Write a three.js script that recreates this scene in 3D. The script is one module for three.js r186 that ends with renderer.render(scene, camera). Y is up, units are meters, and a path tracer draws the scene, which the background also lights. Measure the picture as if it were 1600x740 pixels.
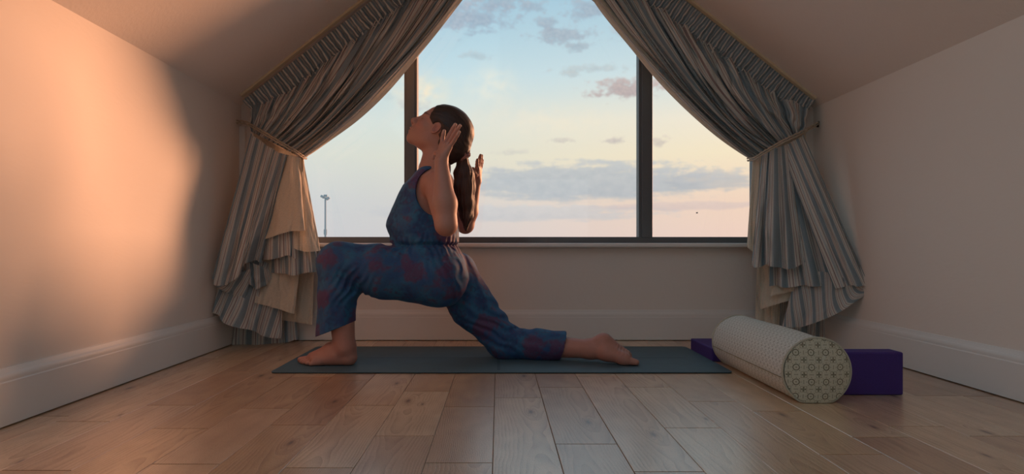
import * as THREE from 'three';
import { RoundedBoxGeometry } from 'three/addons/geometries/RoundedBoxGeometry.js';
import { mergeGeometries, mergeVertices } from 'three/addons/utils/BufferGeometryUtils.js';
import { createNoise2D, createNoise3D } from 'simplex-noise';

// ---------------------------------------------------------------- camera, sky, sun, exposure
const scene = new THREE.Scene();
const EYE = 0.476;                       // a phone on the floor-standing prop, 48 cm up
const camera = new THREE.PerspectiveCamera(2 * Math.atan(370 / 1000) * 180 / Math.PI, 1600 / 740, 0.05, 6000);
camera.position.set(0, EYE, 0);
camera.lookAt(0, EYE, -10);
camera.setViewOffset(1600, 740, 21, -16, 1600, 740);
camera.updateProjectionMatrix();

const renderer = new THREE.WebGLRenderer({ antialias: true });
renderer.toneMapping = THREE.LinearToneMapping;
renderer.toneMappingExposure = 1.0;
renderer.shadowMap.enabled = true;
renderer.shadowMap.type = THREE.PCFSoftShadowMap;

// seeded random numbers and noise
function rng(seed) { let s = seed >>> 0; return () => { s = (s + 0x6D2B79F5) | 0; let t = Math.imul(s ^ (s >>> 15), 1 | s); t = (t + Math.imul(t ^ (t >>> 7), 61 | t)) ^ t; return ((t ^ (t >>> 14)) >>> 0) / 4294967296; }; }
const n2 = createNoise2D(rng(11)), n3 = createNoise3D(rng(12));
const clamp = (x, a = 0, b = 1) => Math.min(b, Math.max(a, x));
const lerp = (a, b, t) => a + (b - a) * t;
const sstep = (a, b, x) => { const t = clamp((x - a) / (b - a)); return t * t * (3 - 2 * t); };
function fbm2(x, y, o = 5) { let s = 0, a = 0.5, f = 1; for (let i = 0; i < o; i++) { s += a * n2(x * f + i * 17.3, y * f - i * 9.1); f *= 2.03; a *= 0.5; } return s; }

const SKY_LEVEL = 1.0;
const SUN_AZ = 45, SUN_EL = 7;         // degrees right of the window's axis, degrees up
{ // evening sky: air colour by height and by bearing to the sun, then the cloud banks
  const W = 4096, H = 2048, data = new Uint8Array(W * H * 4);
  const els = [0, 4, 8, 11, 15, 21, 35, 60, 90];
  const far = [[197, 204, 211], [200, 211, 216], [212, 222, 217], [207, 225, 225], [189, 220, 231], [164, 205, 224], [158, 199, 222], [154, 195, 220], [152, 193, 219]];
  const near = [[246, 210, 193], [250, 216, 190], [254, 234, 198], [250, 236, 212], [216, 229, 229], [178, 208, 224], [164, 202, 222], [156, 196, 220], [152, 193, 219]];
  const rand = rng(5);
  // banks: bearing, height, half width, half height (degrees), density, colour
  const banks = [
    [7.6, 5.6, 12.5, 2.15, 0.9, [176, 187, 197], 1], [18.2, 5.6, 4.4, 1.1, 0.75, [180, 186, 193], 1], [1, 3.0, 15, 0.95, 0.6, [188, 196, 205], 1],
    [16, 3.5, 8, 0.5, 0.45, [196, 184, 190], 1],
    [11.2, 13.6, 3.6, 1.15, 1.0, [182, 170, 172], 0], [15.2, 13.9, 2.2, 0.9, 0.8, [196, 178, 176], 0],
    [-3, 19.8, 5.5, 1.9, 0.9, [156, 176, 196], 0], [0.2, 21.2, 3.5, 1.3, 0.75, [160, 178, 196], 0], [5.6, 18.2, 3.2, 1.0, 0.85, [160, 176, 192], 0], [8.6, 20.2, 3.4, 1.2, 0.85, [158, 176, 194], 0],
    [11.5, 18.2, 2.2, 1.1, 0.5, [170, 184, 196], 0], [-2, 16.6, 1.6, 0.5, 0.55, [170, 186, 196], 0], [8.4, 15.4, 4.0, 0.45, 0.55, [178, 190, 196], 0],
    [5.5, 9.4, 1.4, 0.35, 0.6, [196, 192, 188], 0], [10.4, 9.3, 1.2, 0.4, 0.75, [190, 184, 184], 0], [14.2, 9.0, 0.9, 0.6, 0.7, [196, 188, 184], 0], [1.3, 8.4, 2.0, 0.35, 0.5, [200, 200, 196], 0],
    [-7.5, 12.2, 1.6, 1.1, 0.6, [186, 192, 198], 0], [-11, 13.2, 2.5, 0.6, 0.4, [186, 204, 208], 0],
    [3.0, 20.6, 1.7, 0.7, 0.75, [158, 176, 194], 0], [4.4, 19.2, 1.4, 0.8, 0.75, [156, 174, 192], 0], [7.0, 17.3, 1.6, 0.6, 0.75, [160, 176, 190], 0], [10.4, 20.9, 1.8, 0.8, 0.7, [160, 178, 194], 0], [-5.4, 20.4, 2.4, 1.0, 0.7, [156, 176, 196], 0], [6.6, 15.0, 1.0, 0.4, 0.6, [178, 190, 196], 0], [24, 12, 5, 1.2, 0.7, [200, 184, 178], 0], [-24, 16, 9, 2, 0.6, [170, 186, 200], 0], [-38, 9, 12, 1.6, 0.6, [180, 190, 200], 0], [34, 19, 9, 2.4, 0.7, [178, 182, 192], 0],
  ];
  const glows = [[-7.0, 13.6, 2.6, 1.5, [255, 236, 204], 0.95], [-0.6, 14.2, 2.4, 1.7, [252, 241, 218], 0.6], [5.5, 11, 6, 1.6, [250, 236, 208], 0.45], [1, 11.5, 5, 1.4, [240, 234, 216], 0.4]];
  for (let j = 0; j < H; j++) {
    const el = (j + 0.5) / H * 180 - 90;
    for (let i = 0; i < W; i++) {
      const lon = ((i + 0.5) / W - 0.5) * 360;                 // atan2(z, x)
      let az = lon + 90; if (az > 180) az -= 360;              // 0 through the window, + to the right
      const k = (j * W + i) * 4, e = Math.max(0, el);
      let s = 0; while (s < els.length - 2 && e > els[s + 1]) s++;
      const t = clamp((e - els[s]) / (els[s + 1] - els[s]));
      let da = Math.abs(az - SUN_AZ); if (da > 180) da = 360 - da;
      const w = 1 - sstep(10, 76, da);
      const c = [0, 1, 2].map((q) => lerp(lerp(far[s][q], far[s + 1][q], t), lerp(near[s][q], near[s + 1][q], t), w));
      if (el > 0 && el < 30 && Math.abs(az) < 60) {
        for (const [ga, ge, gw, gh, gc, gk] of glows) {
          const d = ((az - ga) / gw) ** 2 + ((el - ge) / gh) ** 2;
          if (d < 4) { const m = gk * Math.exp(-d * 1.4) * clamp(0.65 + 0.6 * fbm2(az * 0.5 + 3, el * 0.7, 4)); for (let q = 0; q < 3; q++) c[q] = lerp(c[q], gc[q], m); }
        }
        const puff = fbm2(az * 0.55, el * 1.05, 5), fine = fbm2(az * 1.7 + 40, el * 2.6, 4);
        const long = fbm2(az * 0.16 + 7, el * 1.3, 5);
        for (const [ba, be, bw, bh, bd, bc, flat] of banks) {
          const dx = (az - ba) / bw, dy = (el - be) / bh;
          if (Math.abs(dx) > 1.7 || Math.abs(dy) > 2.2) continue;
          const edge = 1 - Math.sqrt(dx * dx + (dy < 0 ? dy * dy * 1.5 : dy * dy));
          const m = bd * (flat ? sstep(-0.05, 0.4, edge + 0.22 * puff * (dy > 0 ? 1.3 : 0.6) + 0.3 * long + 0.06 * fine) : sstep(0.0, 0.7, edge + 0.7 * puff + 0.3 * fine));
          if (m <= 0) continue;
          const lit = clamp(0.5 + (flat ? 0.35 * puff + 0.12 * fine : 0.7 * fine + 0.4 * puff) + 0.3 * dy);      // the side of the puffs turned to the light
          for (let q = 0; q < 3; q++) c[q] = lerp(c[q], lerp(bc[q] - 8, bc[q] + [20, 14, 8][q], lit), m * 0.9);
        }
      }
      for (let q = 0; q < 3; q++) data[k + q] = clamp(Math.round(c[q] + rand() - 0.5), 0, 255);
      data[k + 3] = 255;
    }
  }
  const sky = new THREE.DataTexture(data, W, H, THREE.RGBAFormat);
  sky.mapping = THREE.EquirectangularReflectionMapping;
  sky.colorSpace = THREE.SRGBColorSpace;
  sky.magFilter = THREE.LinearFilter; sky.minFilter = THREE.LinearFilter;
  sky.needsUpdate = true;
  scene.background = sky;
  scene.backgroundIntensity = SKY_LEVEL;
}
// the low sun, spread wide by thin cloud, to the right of the window
const sun = new THREE.DirectionalLight(new THREE.Color().setRGB(1, 0.46, 0.24), 6.0);
{
  const a = SUN_AZ * Math.PI / 180, e = SUN_EL * Math.PI / 180;
  sun.position.set(Math.sin(a) * Math.cos(e) * 12, 0.9 + Math.sin(e) * 12, -2.5 - Math.cos(a) * Math.cos(e) * 12);
  sun.target.position.set(0, 0.9, -2.5);
  sun.castShadow = true; sun.shadow.radius = 42; sun.shadow.mapSize.set(2048, 2048);
  Object.assign(sun.shadow.camera, { left: -4, right: 4, top: 3, bottom: -3, near: 1, far: 30 });
  scene.add(sun, sun.target);
}

// ---------------------------------------------------------------- helpers
// a point given by its place in the photograph's frame and its distance from the eye along the room
const at = (px, py, d) => new THREE.Vector3((px - 779) / 1000 * d, EYE + (386 - py) / 1000 * d, -d);
const taken = new Map();
function numbered(name) { const n = taken.get(name) ?? 0; taken.set(name, n + 1); return n ? `${name}_${String(n).padStart(3, '0')}` : name; }
function part(name, geometry, material, parent, label) {
  const m = new THREE.Mesh(geometry, material); m.name = name; m.castShadow = m.receiveShadow = true;
  if (label) m.userData.label = label;
  parent.add(m); return m;
}
function thing(name, label, category, pos = [0, 0, 0], group) {
  const g = new THREE.Group(); g.name = numbered(name); g.position.set(...pos); g.userData = { label, category };
  if (group) g.userData.group = group;
  scene.add(g); return g;
}
function struct(name, geometry, material, label, category) {
  const m = part(name, geometry, material, scene); m.userData = { kind: 'structure', label, category }; return m;
}
const box = (x0, x1, y0, y1, z0, z1) => new THREE.BoxGeometry(x1 - x0, y1 - y0, z1 - z0).translate((x0 + x1) / 2, (y0 + y1) / 2, (z0 + z1) / 2);
const srgb = (r, g, b) => new THREE.Color().setRGB(r / 255, g / 255, b / 255, THREE.SRGBColorSpace);
const mat = (c, roughness = 0.9, extra = {}) => new THREE.MeshStandardMaterial({ color: c, roughness, ...extra });
function dataTex(w, h, fn, colour = true) {
  const d = new Uint8Array(w * h * 4);
  for (let j = 0; j < h; j++) for (let i = 0; i < w; i++) { const c = fn(i / w, j / h, i, j), k = (j * w + i) * 4; d[k] = clamp(c[0], 0, 255); d[k + 1] = clamp(c[1], 0, 255); d[k + 2] = clamp(c[2], 0, 255); d[k + 3] = 255; }
  const t = new THREE.DataTexture(d, w, h, THREE.RGBAFormat);
  t.wrapS = t.wrapT = THREE.RepeatWrapping; t.magFilter = THREE.LinearFilter; t.minFilter = THREE.LinearMipmapLinearFilter; t.generateMipmaps = true;
  if (colour) t.colorSpace = THREE.SRGBColorSpace;
  t.needsUpdate = true; return t;
}

// ---------------------------------------------------------------- the room
const XL = -1.32, XR = 1.615, ZB = -3.283, ZF = 1.7, HL = 1.205, HR = 1.19, SL = 0.785;
const RX = (HR - HL + SL * (XR + XL)) / (2 * SL) , RY = HL + SL * (RX - XL);   // ridge
const roofAt = (x) => x < RX ? HL + SL * (x - XL) : HR + SL * (XR - x);

const plasterBump = dataTex(256, 256, (u, v) => { const a = u * Math.PI * 2, b = v * Math.PI * 2; const q = 128 + 60 * n3(Math.cos(a) * 3 + Math.cos(b) * 2, Math.sin(a) * 3, Math.sin(b) * 3) + 40 * n3(Math.cos(a) * 9, Math.sin(a) * 9 + Math.cos(b) * 8, Math.sin(b) * 9); return [q, q, q]; }, false);
plasterBump.repeat.set(3, 3);
const wallPaint = mat(srgb(240, 229, 219), 0.88, { bumpMap: plasterBump, bumpScale: 0.0006 });
const ceilingPaint = mat(srgb(240, 229, 220), 0.92, { bumpMap: plasterBump, bumpScale: 0.0006 });
const gloss = mat(srgb(238, 234, 229), 0.42);
const boardPaint = mat(srgb(236, 230, 224), 0.5);

// window wall: gable with the opening cut out
const WX0 = -1.085, WX1 = 1.385, WY0 = 0.497, WOFF = 0.17;
function opening(inset) {
  const s = Math.hypot(1, SL), x0 = WX0 + inset, x1 = WX1 - inset, y0 = WY0 + inset * 0.74, off = WOFF * s + inset * s;
  const topY = 2.05 - inset;
  const lx = (y) => RX + (y + off - RY) / SL, rx = (y) => RX - (y + off - RY) / SL;
  return [[x0, y0], [x1, y0], [x1, roofAt(x1) - off], [rx(topY), topY], [lx(topY), topY], [x0, roofAt(x0) - off]];
}
const poly = (pts) => new THREE.Shape(pts.map((p) => new THREE.Vector2(...p)));
{
  const s = poly([[XL - 0.25, -0.2], [XR + 0.25, -0.2], [XR + 0.25, roofAt(XR)], [RX, RY + 0.2], [XL - 0.25, roofAt(XL)]]);
  s.holes.push(new THREE.Path(opening(0).map((p) => new THREE.Vector2(...p)).reverse()));
  const g = new THREE.ExtrudeGeometry(s, { depth: 0.24, bevelEnabled: false }).translate(0, 0, ZB - 0.24);
  struct('wall_window', g, wallPaint, 'off-white gable wall around and below the wide window', 'wall');
}
struct('wall_left', box(XL - 0.25, XL, -0.2, HL + 0.3, ZB, ZF), wallPaint, 'low white side wall glowing orange with evening light', 'wall');
struct('wall_right', box(XR, XR + 0.25, -0.2, HR + 0.3, ZB, ZF), wallPaint, 'low white side wall in shade beside the purple blocks', 'wall');
{ // end wall behind the camera; its unseen window is added for fill light
  const s = poly([[XL - 0.25, -0.2], [XR + 0.25, -0.2], [XR + 0.25, roofAt(XR)], [RX, RY + 0.2], [XL - 0.25, roofAt(XL)]]);
  const rect = (i) => [[-0.95 + i, 0.45 + i], [1.25 - i, 0.45 + i], [1.25 - i, 1.44 - i], [-0.95 + i, 1.44 - i]], hole = (i) => new THREE.Path(rect(i).map((p) => new THREE.Vector2(...p)).reverse());
  s.holes.push(hole(0));
  struct('wall_behind_camera', new THREE.ExtrudeGeometry(s, { depth: 0.2, bevelEnabled: false }).translate(0, 0, ZF), wallPaint, 'plain white end wall opposite the gable window', 'wall');
  const w = thing('window_3', 'unseen window added in the wall behind the camera as fill light', 'window'), f = poly(rect(0.001)); w.userData.kind = 'structure';
  f.holes.push(hole(0.05));
  part('frame', new THREE.ExtrudeGeometry(f, { depth: 0.06, bevelEnabled: false }).translate(0, 0, ZF + 0.08), mat(srgb(228, 224, 216), 0.5), w);
  part('pane', new THREE.ShapeGeometry(poly(rect(0.051))).translate(0, 0, ZF + 0.11), new THREE.MeshPhysicalMaterial({ color: 0xffffff, roughness: 0.02, transmission: 1, thickness: 0, ior: 1.45 }), w);
}
function slope(x0, x1, z0, z1) {
  const y0 = roofAt(x0), y1 = roofAt(x1), s = poly([[x0, y0], [x1, y1], [x1, y1 + 0.26], [x0, y0 + 0.26]]);
  return new THREE.ExtrudeGeometry(s, { depth: z1 - z0, bevelEnabled: false }).translate(0, 0, z0);
}
{ // unseen roof window added to the sunlit slope; its sky light is room fill
  const h = [-1.08, 0.06, -1.9, 1.4], z0 = ZB - 0.24, z1 = ZF + 0.2, [h0, h1, k0, k1] = h;
  struct('ceiling_left', mergeGeometries([slope(XL - 0.001, RX, z0, k0), slope(XL - 0.001, RX, k1, z1), slope(XL - 0.001, h0, k0, k1), slope(h1, RX, k0, k1)]), ceilingPaint, 'sloping white ceiling on the side lit warm by the sunset', 'ceiling');
  struct('ceiling_right', slope(RX, XR + 0.001, z0, z1), ceilingPaint, 'sloping white ceiling on the side in shade', 'ceiling');
  const w = thing('window_2', 'unseen roof window added in the sunlit slope above the camera as fill light', 'window'), b = 0.05, y = (x) => roofAt(x) + 0.14;
  w.userData.kind = 'structure';
  const bar = (x0, x1, a, c) => new THREE.ExtrudeGeometry(poly([[x0, y(x0)], [x1, y(x1)], [x1, y(x1) + 0.06], [x0, y(x0) + 0.06]]), { depth: c - a, bevelEnabled: false }).translate(0, 0, a);
  part('frame', mergeGeometries([bar(h0, h0 + b, k0, k1), bar(h1 - b, h1, k0, k1), bar(h0 + b, h1 - b, k0, k0 + b), bar(h0 + b, h1 - b, k1 - b, k1)]), mat(srgb(228, 224, 216), 0.5), w);
  const g = new THREE.BufferGeometry(), xa = h0 + b, xb = h1 - b, za = k0 + b, zb = k1 - b;
  g.setAttribute('position', new THREE.Float32BufferAttribute([xa, y(xa) + 0.03, za, xb, y(xb) + 0.03, za, xb, y(xb) + 0.03, zb, xa, y(xa) + 0.03, zb], 3)); g.setIndex([0, 2, 1, 0, 3, 2]); g.computeVertexNormals();
  part('pane', g, new THREE.MeshPhysicalMaterial({ color: 0xffffff, roughness: 0.02, transmission: 1, thickness: 0, ior: 1.45 }), w);
}

// skirting boards: flat board with a stepped, rounded top
function skirtingProfile() {
  const s = new THREE.Shape();
  s.moveTo(0, 0.004); s.lineTo(0.018, 0.004); s.lineTo(0.018, 0.118); s.lineTo(0.0165, 0.121); s.lineTo(0.0165, 0.124);
  s.quadraticCurveTo(0.0175, 0.135, 0.011, 0.142); s.quadraticCurveTo(0.008, 0.148, 0.006, 0.155); s.lineTo(0, 0.155); s.closePath();
  return s;
}
const skirt = (len) => new THREE.ExtrudeGeometry(skirtingProfile(), { depth: len, bevelEnabled: false, curveSegments: 6 });
struct('baseboard_left', skirt(ZF - ZB).translate(0, 0, ZB).translate(XL, 0, 0), gloss, 'white skirting board along the orange-lit wall', 'skirting board');
struct('baseboard_right', skirt(ZF - ZB).rotateY(Math.PI).translate(XR, 0, ZF), gloss, 'white skirting board along the shaded wall by the blocks', 'skirting board');
struct('baseboard_back', skirt(XR - XL - 0.036).rotateY(-Math.PI / 2).translate(XR - 0.018, 0, ZB), boardPaint, 'white skirting board under the window behind the mat', 'skirting board');
struct('trim_1', box(XL + 0.001, XL + 0.03, 0.16, 1.09, ZB, ZB + 0.028), gloss, 'narrow cream upright strip in the corner by the bright wall', 'trim');

// floor: slab and oak planks, each its own board with eased edges
{
  const floor = struct('floor', box(XL - 0.25, XR + 0.25, -0.2, -0.014, ZB - 0.24, ZF + 0.2), mat(srgb(58, 42, 32), 0.95), 'brown oak plank floor', 'floor');
  const NT = 1024;
  const knots = []; { const r = rng(77); for (let k = 0; k < 7; k++) knots.push([r(), r(), 0.0025 + r() * 0.004, r()]); }
  const px = new Float32Array(NT * NT);   // grain height 0..1
  const tone = new Float32Array(NT * NT);
  const wrapd = (d) => d - Math.round(d);
  for (let j = 0; j < NT; j++) for (let i = 0; i < NT; i++) {
    const u = i / NT, v = j / NT, a = v * Math.PI * 2, x = u * 0.6, lane = Math.floor(u * 4), lx = x - lane * 0.15;
    const cy = Math.cos(a), sy = Math.sin(a);
    const bow = [0.05, 0.11, -0.02, 0.075][lane], str = [1.0, 0.75, 1.3, 0.6][lane];
    let wob = 0.007 * n3(lx * 4 + lane * 9, cy * 0.32, sy * 0.32) + 0.0025 * n3(lx * 14 + lane * 5, cy * 2.2, sy * 2.2);
    let dark = 0, push = 0;
    for (const [ku, kv, kr, kk] of knots) {
      const dx = (wrapd(u - ku)) * 0.6, dz = wrapd(v - kv) * 1.6;
      if (Math.abs(dx) > 0.06 || Math.abs(dz) > 0.16 || Math.floor(ku * 4) !== lane) continue;
      const q = Math.hypot(dx, dz * 0.3) / kr;
      push += 0.02 * Math.exp(-q * q * 0.12) * Math.sign(dx || 1) * Math.min(1, Math.abs(dx) / 0.01);
      dark += Math.exp(-q * q * 1.2) * (0.75 + 0.25 * kk) + 0.25 * Math.exp(-q * q * 0.18);
    }
    const r = Math.sqrt((lx - bow) ** 2 + (0.03 + 0.02 * n3(lane * 4 + 1, cy * 0.25, sy * 0.25) + 0.03) ** 2) + wob * 0.6 + push;
    const ring = r * 205 * str; let f = ring - Math.floor(ring);
    f = Math.pow(f, 1.7) * (0.55 + 0.45 * n3(lx * 30, cy * 3, lane));
    const pore = n3(x * 420, cy * 14, sy * 14), pore2 = n3(x * 900, cy * 30, sy * 30);
    const line = clamp(f * 0.75 + 0.4 * Math.max(0, pore) + 0.25 * Math.max(0, pore2));
    px[j * NT + i] = 1 - line;
    tone[j * NT + i] = 1.06 - 0.26 * line - 0.08 * (0.5 + 0.5 * n3(lx * 12 + lane * 3, cy * 1.5, sy * 1.5)) - 0.5 * Math.min(1, dark) + 0.03 * pore;
  }
  const wood = dataTex(NT, NT, (u, v, i, j) => { const t = clamp(tone[j * NT + i], 0.15, 1.06); return [255 * Math.pow(t, 0.95) * 0.97, 255 * Math.pow(t, 1.25) * 0.95, 255 * Math.pow(t, 1.6) * 0.92]; });
  const grain = dataTex(NT, NT, (u, v, i, j) => { const t = 255 * px[j * NT + i]; return [t, t, t]; }, false);
  const tints = [[224, 184, 144], [212, 170, 130], [232, 196, 158], [202, 158, 120], [222, 184, 150], [236, 204, 168]];
  const mats = tints.map((c) => new THREE.MeshPhysicalMaterial({ color: srgb(...c), roughness: 0.37, ior: 2.33, clearcoat: 1, clearcoatRoughness: 0.26, map: wood, bumpMap: grain, bumpScale: 0.0006 }));
  const W = 0.15, X0 = -0.0128, r = rng(31);
  const joints = { 0: [2.026], 1: [1.55], '-1': [1.912, 1.414], '-2': [1.616, 2.115], '-3': [1.927], 2: [1.358], 3: [1.688, 2.18], 4: [1.978], 5: [1.859, 1.471], 6: [1.605], 7: [1.702], '-6': [1.682], '-5': [1.406, 1.893], '-8': [1.75], '-4': [1.715] };
  for (let k = -9; k <= 10; k++) {
    const x0 = Math.max(XL + 0.002, X0 + k * W), x1 = Math.min(XR - 0.002, X0 + (k + 1) * W);
    if (x1 - x0 < 0.01) continue;
    const cuts = [...(joints[k] ?? [1.2 + r() * 0.9])].sort((a, b) => a - b);
    let z = cuts[cuts.length - 1]; while (z < 3.283) { z += 0.45 + r() * 0.6; if (z > 3.2) z = 3.283; cuts.push(z); }
    z = cuts[0]; while (z > -1.7) { z -= 0.45 + r() * 0.7; if (z < -1.55) z = -1.7; cuts.unshift(z); }
    for (let c = 0; c < cuts.length - 1; c++) {
      const za = -cuts[c + 1], zb = -cuts[c], e = 0.0006, ee = 0.0019, b = 0.001;
      const s = poly([[x0 + e, -0.013], [x1 - e, -0.013], [x1 - e, -b], [x1 - e - b, 0], [x0 + e + b, 0], [x0 + e, -b]]);
      const g = new THREE.ExtrudeGeometry(s, { depth: zb - za - 2 * ee, bevelEnabled: false }).translate(0, 0, za + ee);
      const lane = Math.floor(r() * 4), off = r(), flip = r() < 0.5 ? -1 : 1, p = g.attributes.position, uv = g.attributes.uv;
      for (let q = 0; q < p.count; q++) uv.setXY(q, (lane * 0.15 + 0.002 + clamp((p.getX(q) - x0) / W) * 0.146) / 0.6, off + flip * p.getZ(q) / 1.6);
      part('plank', g, mats[Math.floor(r() * mats.length)], floor);
    }
  }
}

// window: dark frame, two mullions, three panes
{
  const frameMat = mat(srgb(100, 102, 104), 0.5), z0 = -3.42, z1 = -3.36;
  const win = thing('window_1', 'wide gable window with dark grey frame and three panes', 'window', [0, 0, 0]);
  win.userData.kind = 'structure';
  const s = poly(opening(0.001)); s.holes.push(new THREE.Path(opening(0.042).map((p) => new THREE.Vector2(...p)).reverse()));
  part('frame', new THREE.ExtrudeGeometry(s, { depth: z1 - z0, bevelEnabled: true, bevelSize: 0.002, bevelThickness: 0.002, bevelSegments: 1 }).translate(0, 0, z0), frameMat, win);
  const mull = [[-0.4955, -0.4275], [0.7358, 0.8085]], y0 = WY0 + 0.03;
  const gl = new THREE.MeshPhysicalMaterial({ color: 0xffffff, roughness: 0.02, transmission: 1, thickness: 0, ior: 1.45 });
  const top = (x) => Math.min(2.05, roofAt(x) - WOFF * Math.hypot(1, SL)) - 0.05;
  for (const [a, b] of mull) {
    const y1 = Math.min(top(a), top(b));
    const g = mergeGeometries([new RoundedBoxGeometry(b - a, y1 - y0, z1 - z0 + 0.004, 1, 0.003).translate((a + b) / 2, (y0 + y1) / 2, (z0 + z1) / 2), new RoundedBoxGeometry((b - a) * 0.62, y1 - y0, 0.012, 1, 0.003).translate((a + b) / 2, (y0 + y1) / 2, z1 + 0.006)]);
    part('mullion', g, frameMat, win);
  }
  const xs = [WX0 + 0.043, mull[0][0], mull[0][1], mull[1][0], mull[1][1], WX1 - 0.043];
  for (let k = 0; k < 3; k++) {
    const a = xs[k * 2] + 0.001, b = xs[k * 2 + 1] - 0.001, pts = [[a, y0 + 0.003], [b, y0 + 0.003]], N = 8;
    for (let q = N; q >= 0; q--) { const x = lerp(a, b, q / N); pts.push([x, top(x)]); }
    part('pane', new THREE.ShapeGeometry(poly(pts)).translate(0, 0, -3.39), gl, win);
  }
  struct('window_sill', new RoundedBoxGeometry(WX1 - WX0 + 0.06, 0.022, 0.16, 3, 0.008).translate((WX0 + WX1) / 2, 0.486, -3.3), gloss, 'white window board below the dark frame', 'window sill');
}

// outside: flat land far below, a floodlight mast, a bird
struct('ground_outside', new THREE.CylinderGeometry(3000, 3000, 1, 96).translate(0, -7.5, 0), mat(srgb(158, 166, 172), 0.95), 'hazy flat land outside the window', 'ground');  // distance haze is put into the pale ground colour
{
  const m = mat(srgb(176, 186, 188), 0.8), g = thing('floodlight_mast', 'slim pale mast with lamp heads, far off behind the left pane', 'mast', [at(508.5, 386, 60).x, -7, -60]);
  const topY = at(508, 309, 60).y + 7;
  part('pole', new THREE.CylinderGeometry(0.085, 0.13, topY, 12).translate(0, topY / 2, 0), m, g);
  part('collar', new THREE.CylinderGeometry(0.16, 0.16, 0.5, 12).translate(0, topY - 3.2, 0), m, g);
  part('crossbar', new THREE.BoxGeometry(0.5, 0.1, 0.1).translate(0, topY, 0), m, g);
  for (const [x, y, r] of [[-0.28, 0.12, 0.5], [0.02, 0.2, 0], [0.24, -0.05, -0.7]]) part('lamp_head', new RoundedBoxGeometry(0.34, 0.22, 0.25, 1, 0.04).rotateZ(-r).translate(x, topY + y, 0), m, g);
}
{
  const p = at(1089, 332.5, 60), g = thing('bird', 'tiny dark bird gliding low in the pink sky behind the right pane', 'bird', [p.x, p.y, p.z]), m = mat(srgb(70, 66, 68), 0.9);
  part('body', new THREE.SphereGeometry(0.05, 12, 8).scale(2.2, 0.9, 0.9), m, g);
  for (const s of [-1, 1]) part('wing', new THREE.ConeGeometry(0.06, 0.3, 8).scale(0.9, 1, 0.2).rotateX(s * 1.2).translate(0, 0.06, s * 0.14), m, g);
}

// ---------------------------------------------------------------- curtains
const stripeTex = dataTex(512, 256, (u, v, i, j) => {
  // one repeat: broad blue-grey band, cream ground, pairs of rose-brown lines
  const blue = [140, 153, 159], cream = [214, 208, 199], rose = [160, 141, 138], grey = [180, 185, 187];
  const bands = [[0, 0.30, blue], [0.30, 0.36, cream], [0.36, 0.40, rose], [0.40, 0.52, cream], [0.52, 0.58, rose], [0.58, 0.64, cream], [0.64, 0.70, grey], [0.70, 0.82, cream], [0.82, 0.86, rose], [0.86, 0.94, cream], [0.94, 1, grey]];
  let c = cream; for (const b of bands) if (u >= b[0] && u < b[1]) c = b[2];
  const w = 1 + 0.05 * (((i >> 1) + (j >> 1)) % 2 ? 1 : -1) + 0.05 * n2(i * 0.5, j * 0.04) + 0.05 * n2(i * 0.03, j * 0.6);
  return c.map((q) => q * w);
});
const liningTex = dataTex(256, 256, (u, v, i, j) => { const w = 1 + 0.03 * ((i + j) % 2 ? 1 : -1) + 0.04 * n2(i * 0.4, j * 0.03) + 0.04 * n2(i * 0.03, j * 0.4); return [224 * w, 209 * w, 188 * w]; });
const clothSide = { side: THREE.DoubleSide };
const stripeMat = new THREE.MeshPhysicalMaterial({ map: stripeTex, roughness: 0.95, transmission: 0.1, thickness: 0, ...clothSide });
const liningMat = new THREE.MeshPhysicalMaterial({ map: liningTex, roughness: 0.95, transmission: 0.14, thickness: 0, ...clothSide });
const cordMat = mat(srgb(186, 168, 148), 0.9);

function gridGeometry(nu, nv, fn) {
  const pos = new Float32Array((nu + 1) * (nv + 1) * 3), uv = new Float32Array((nu + 1) * (nv + 1) * 2), idx = [];
  for (let j = 0; j <= nv; j++) for (let i = 0; i <= nu; i++) {
    const k = j * (nu + 1) + i, { p, s, t } = fn(i / nu, j / nv);
    pos[k * 3] = p.x; pos[k * 3 + 1] = p.y; pos[k * 3 + 2] = p.z; uv[k * 2] = s; uv[k * 2 + 1] = t;
    if (i < nu && j < nv) idx.push(k, k + nu + 1, k + 1, k + 1, k + nu + 1, k + nu + 2);
  }
  const g = new THREE.BufferGeometry();
  g.setAttribute('position', new THREE.BufferAttribute(pos, 3)); g.setAttribute('uv', new THREE.BufferAttribute(uv, 2)); g.setIndex(idx); g.computeVertexNormals();
  return g;
}
const spline = (pts) => {   // smooth interpolation through [px, py, d] points, even in index or by given 4th value
  const n = pts.length - 1;
  return (u) => {
    const x = clamp(u) * n, i = Math.min(n - 1, Math.floor(x)), t = x - i, o = [];
    for (let q = 0; q < 3; q++) {
      const a = pts[Math.max(0, i - 1)][q], b = pts[i][q], c = pts[i + 1][q], d = pts[Math.min(n, i + 2)][q];
      o.push(b + 0.5 * t * (c - a + t * (2 * a - 5 * b + 4 * c - d + t * (3 * (b - c) + d - a))));
    }
    return o;
  };
};
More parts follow.
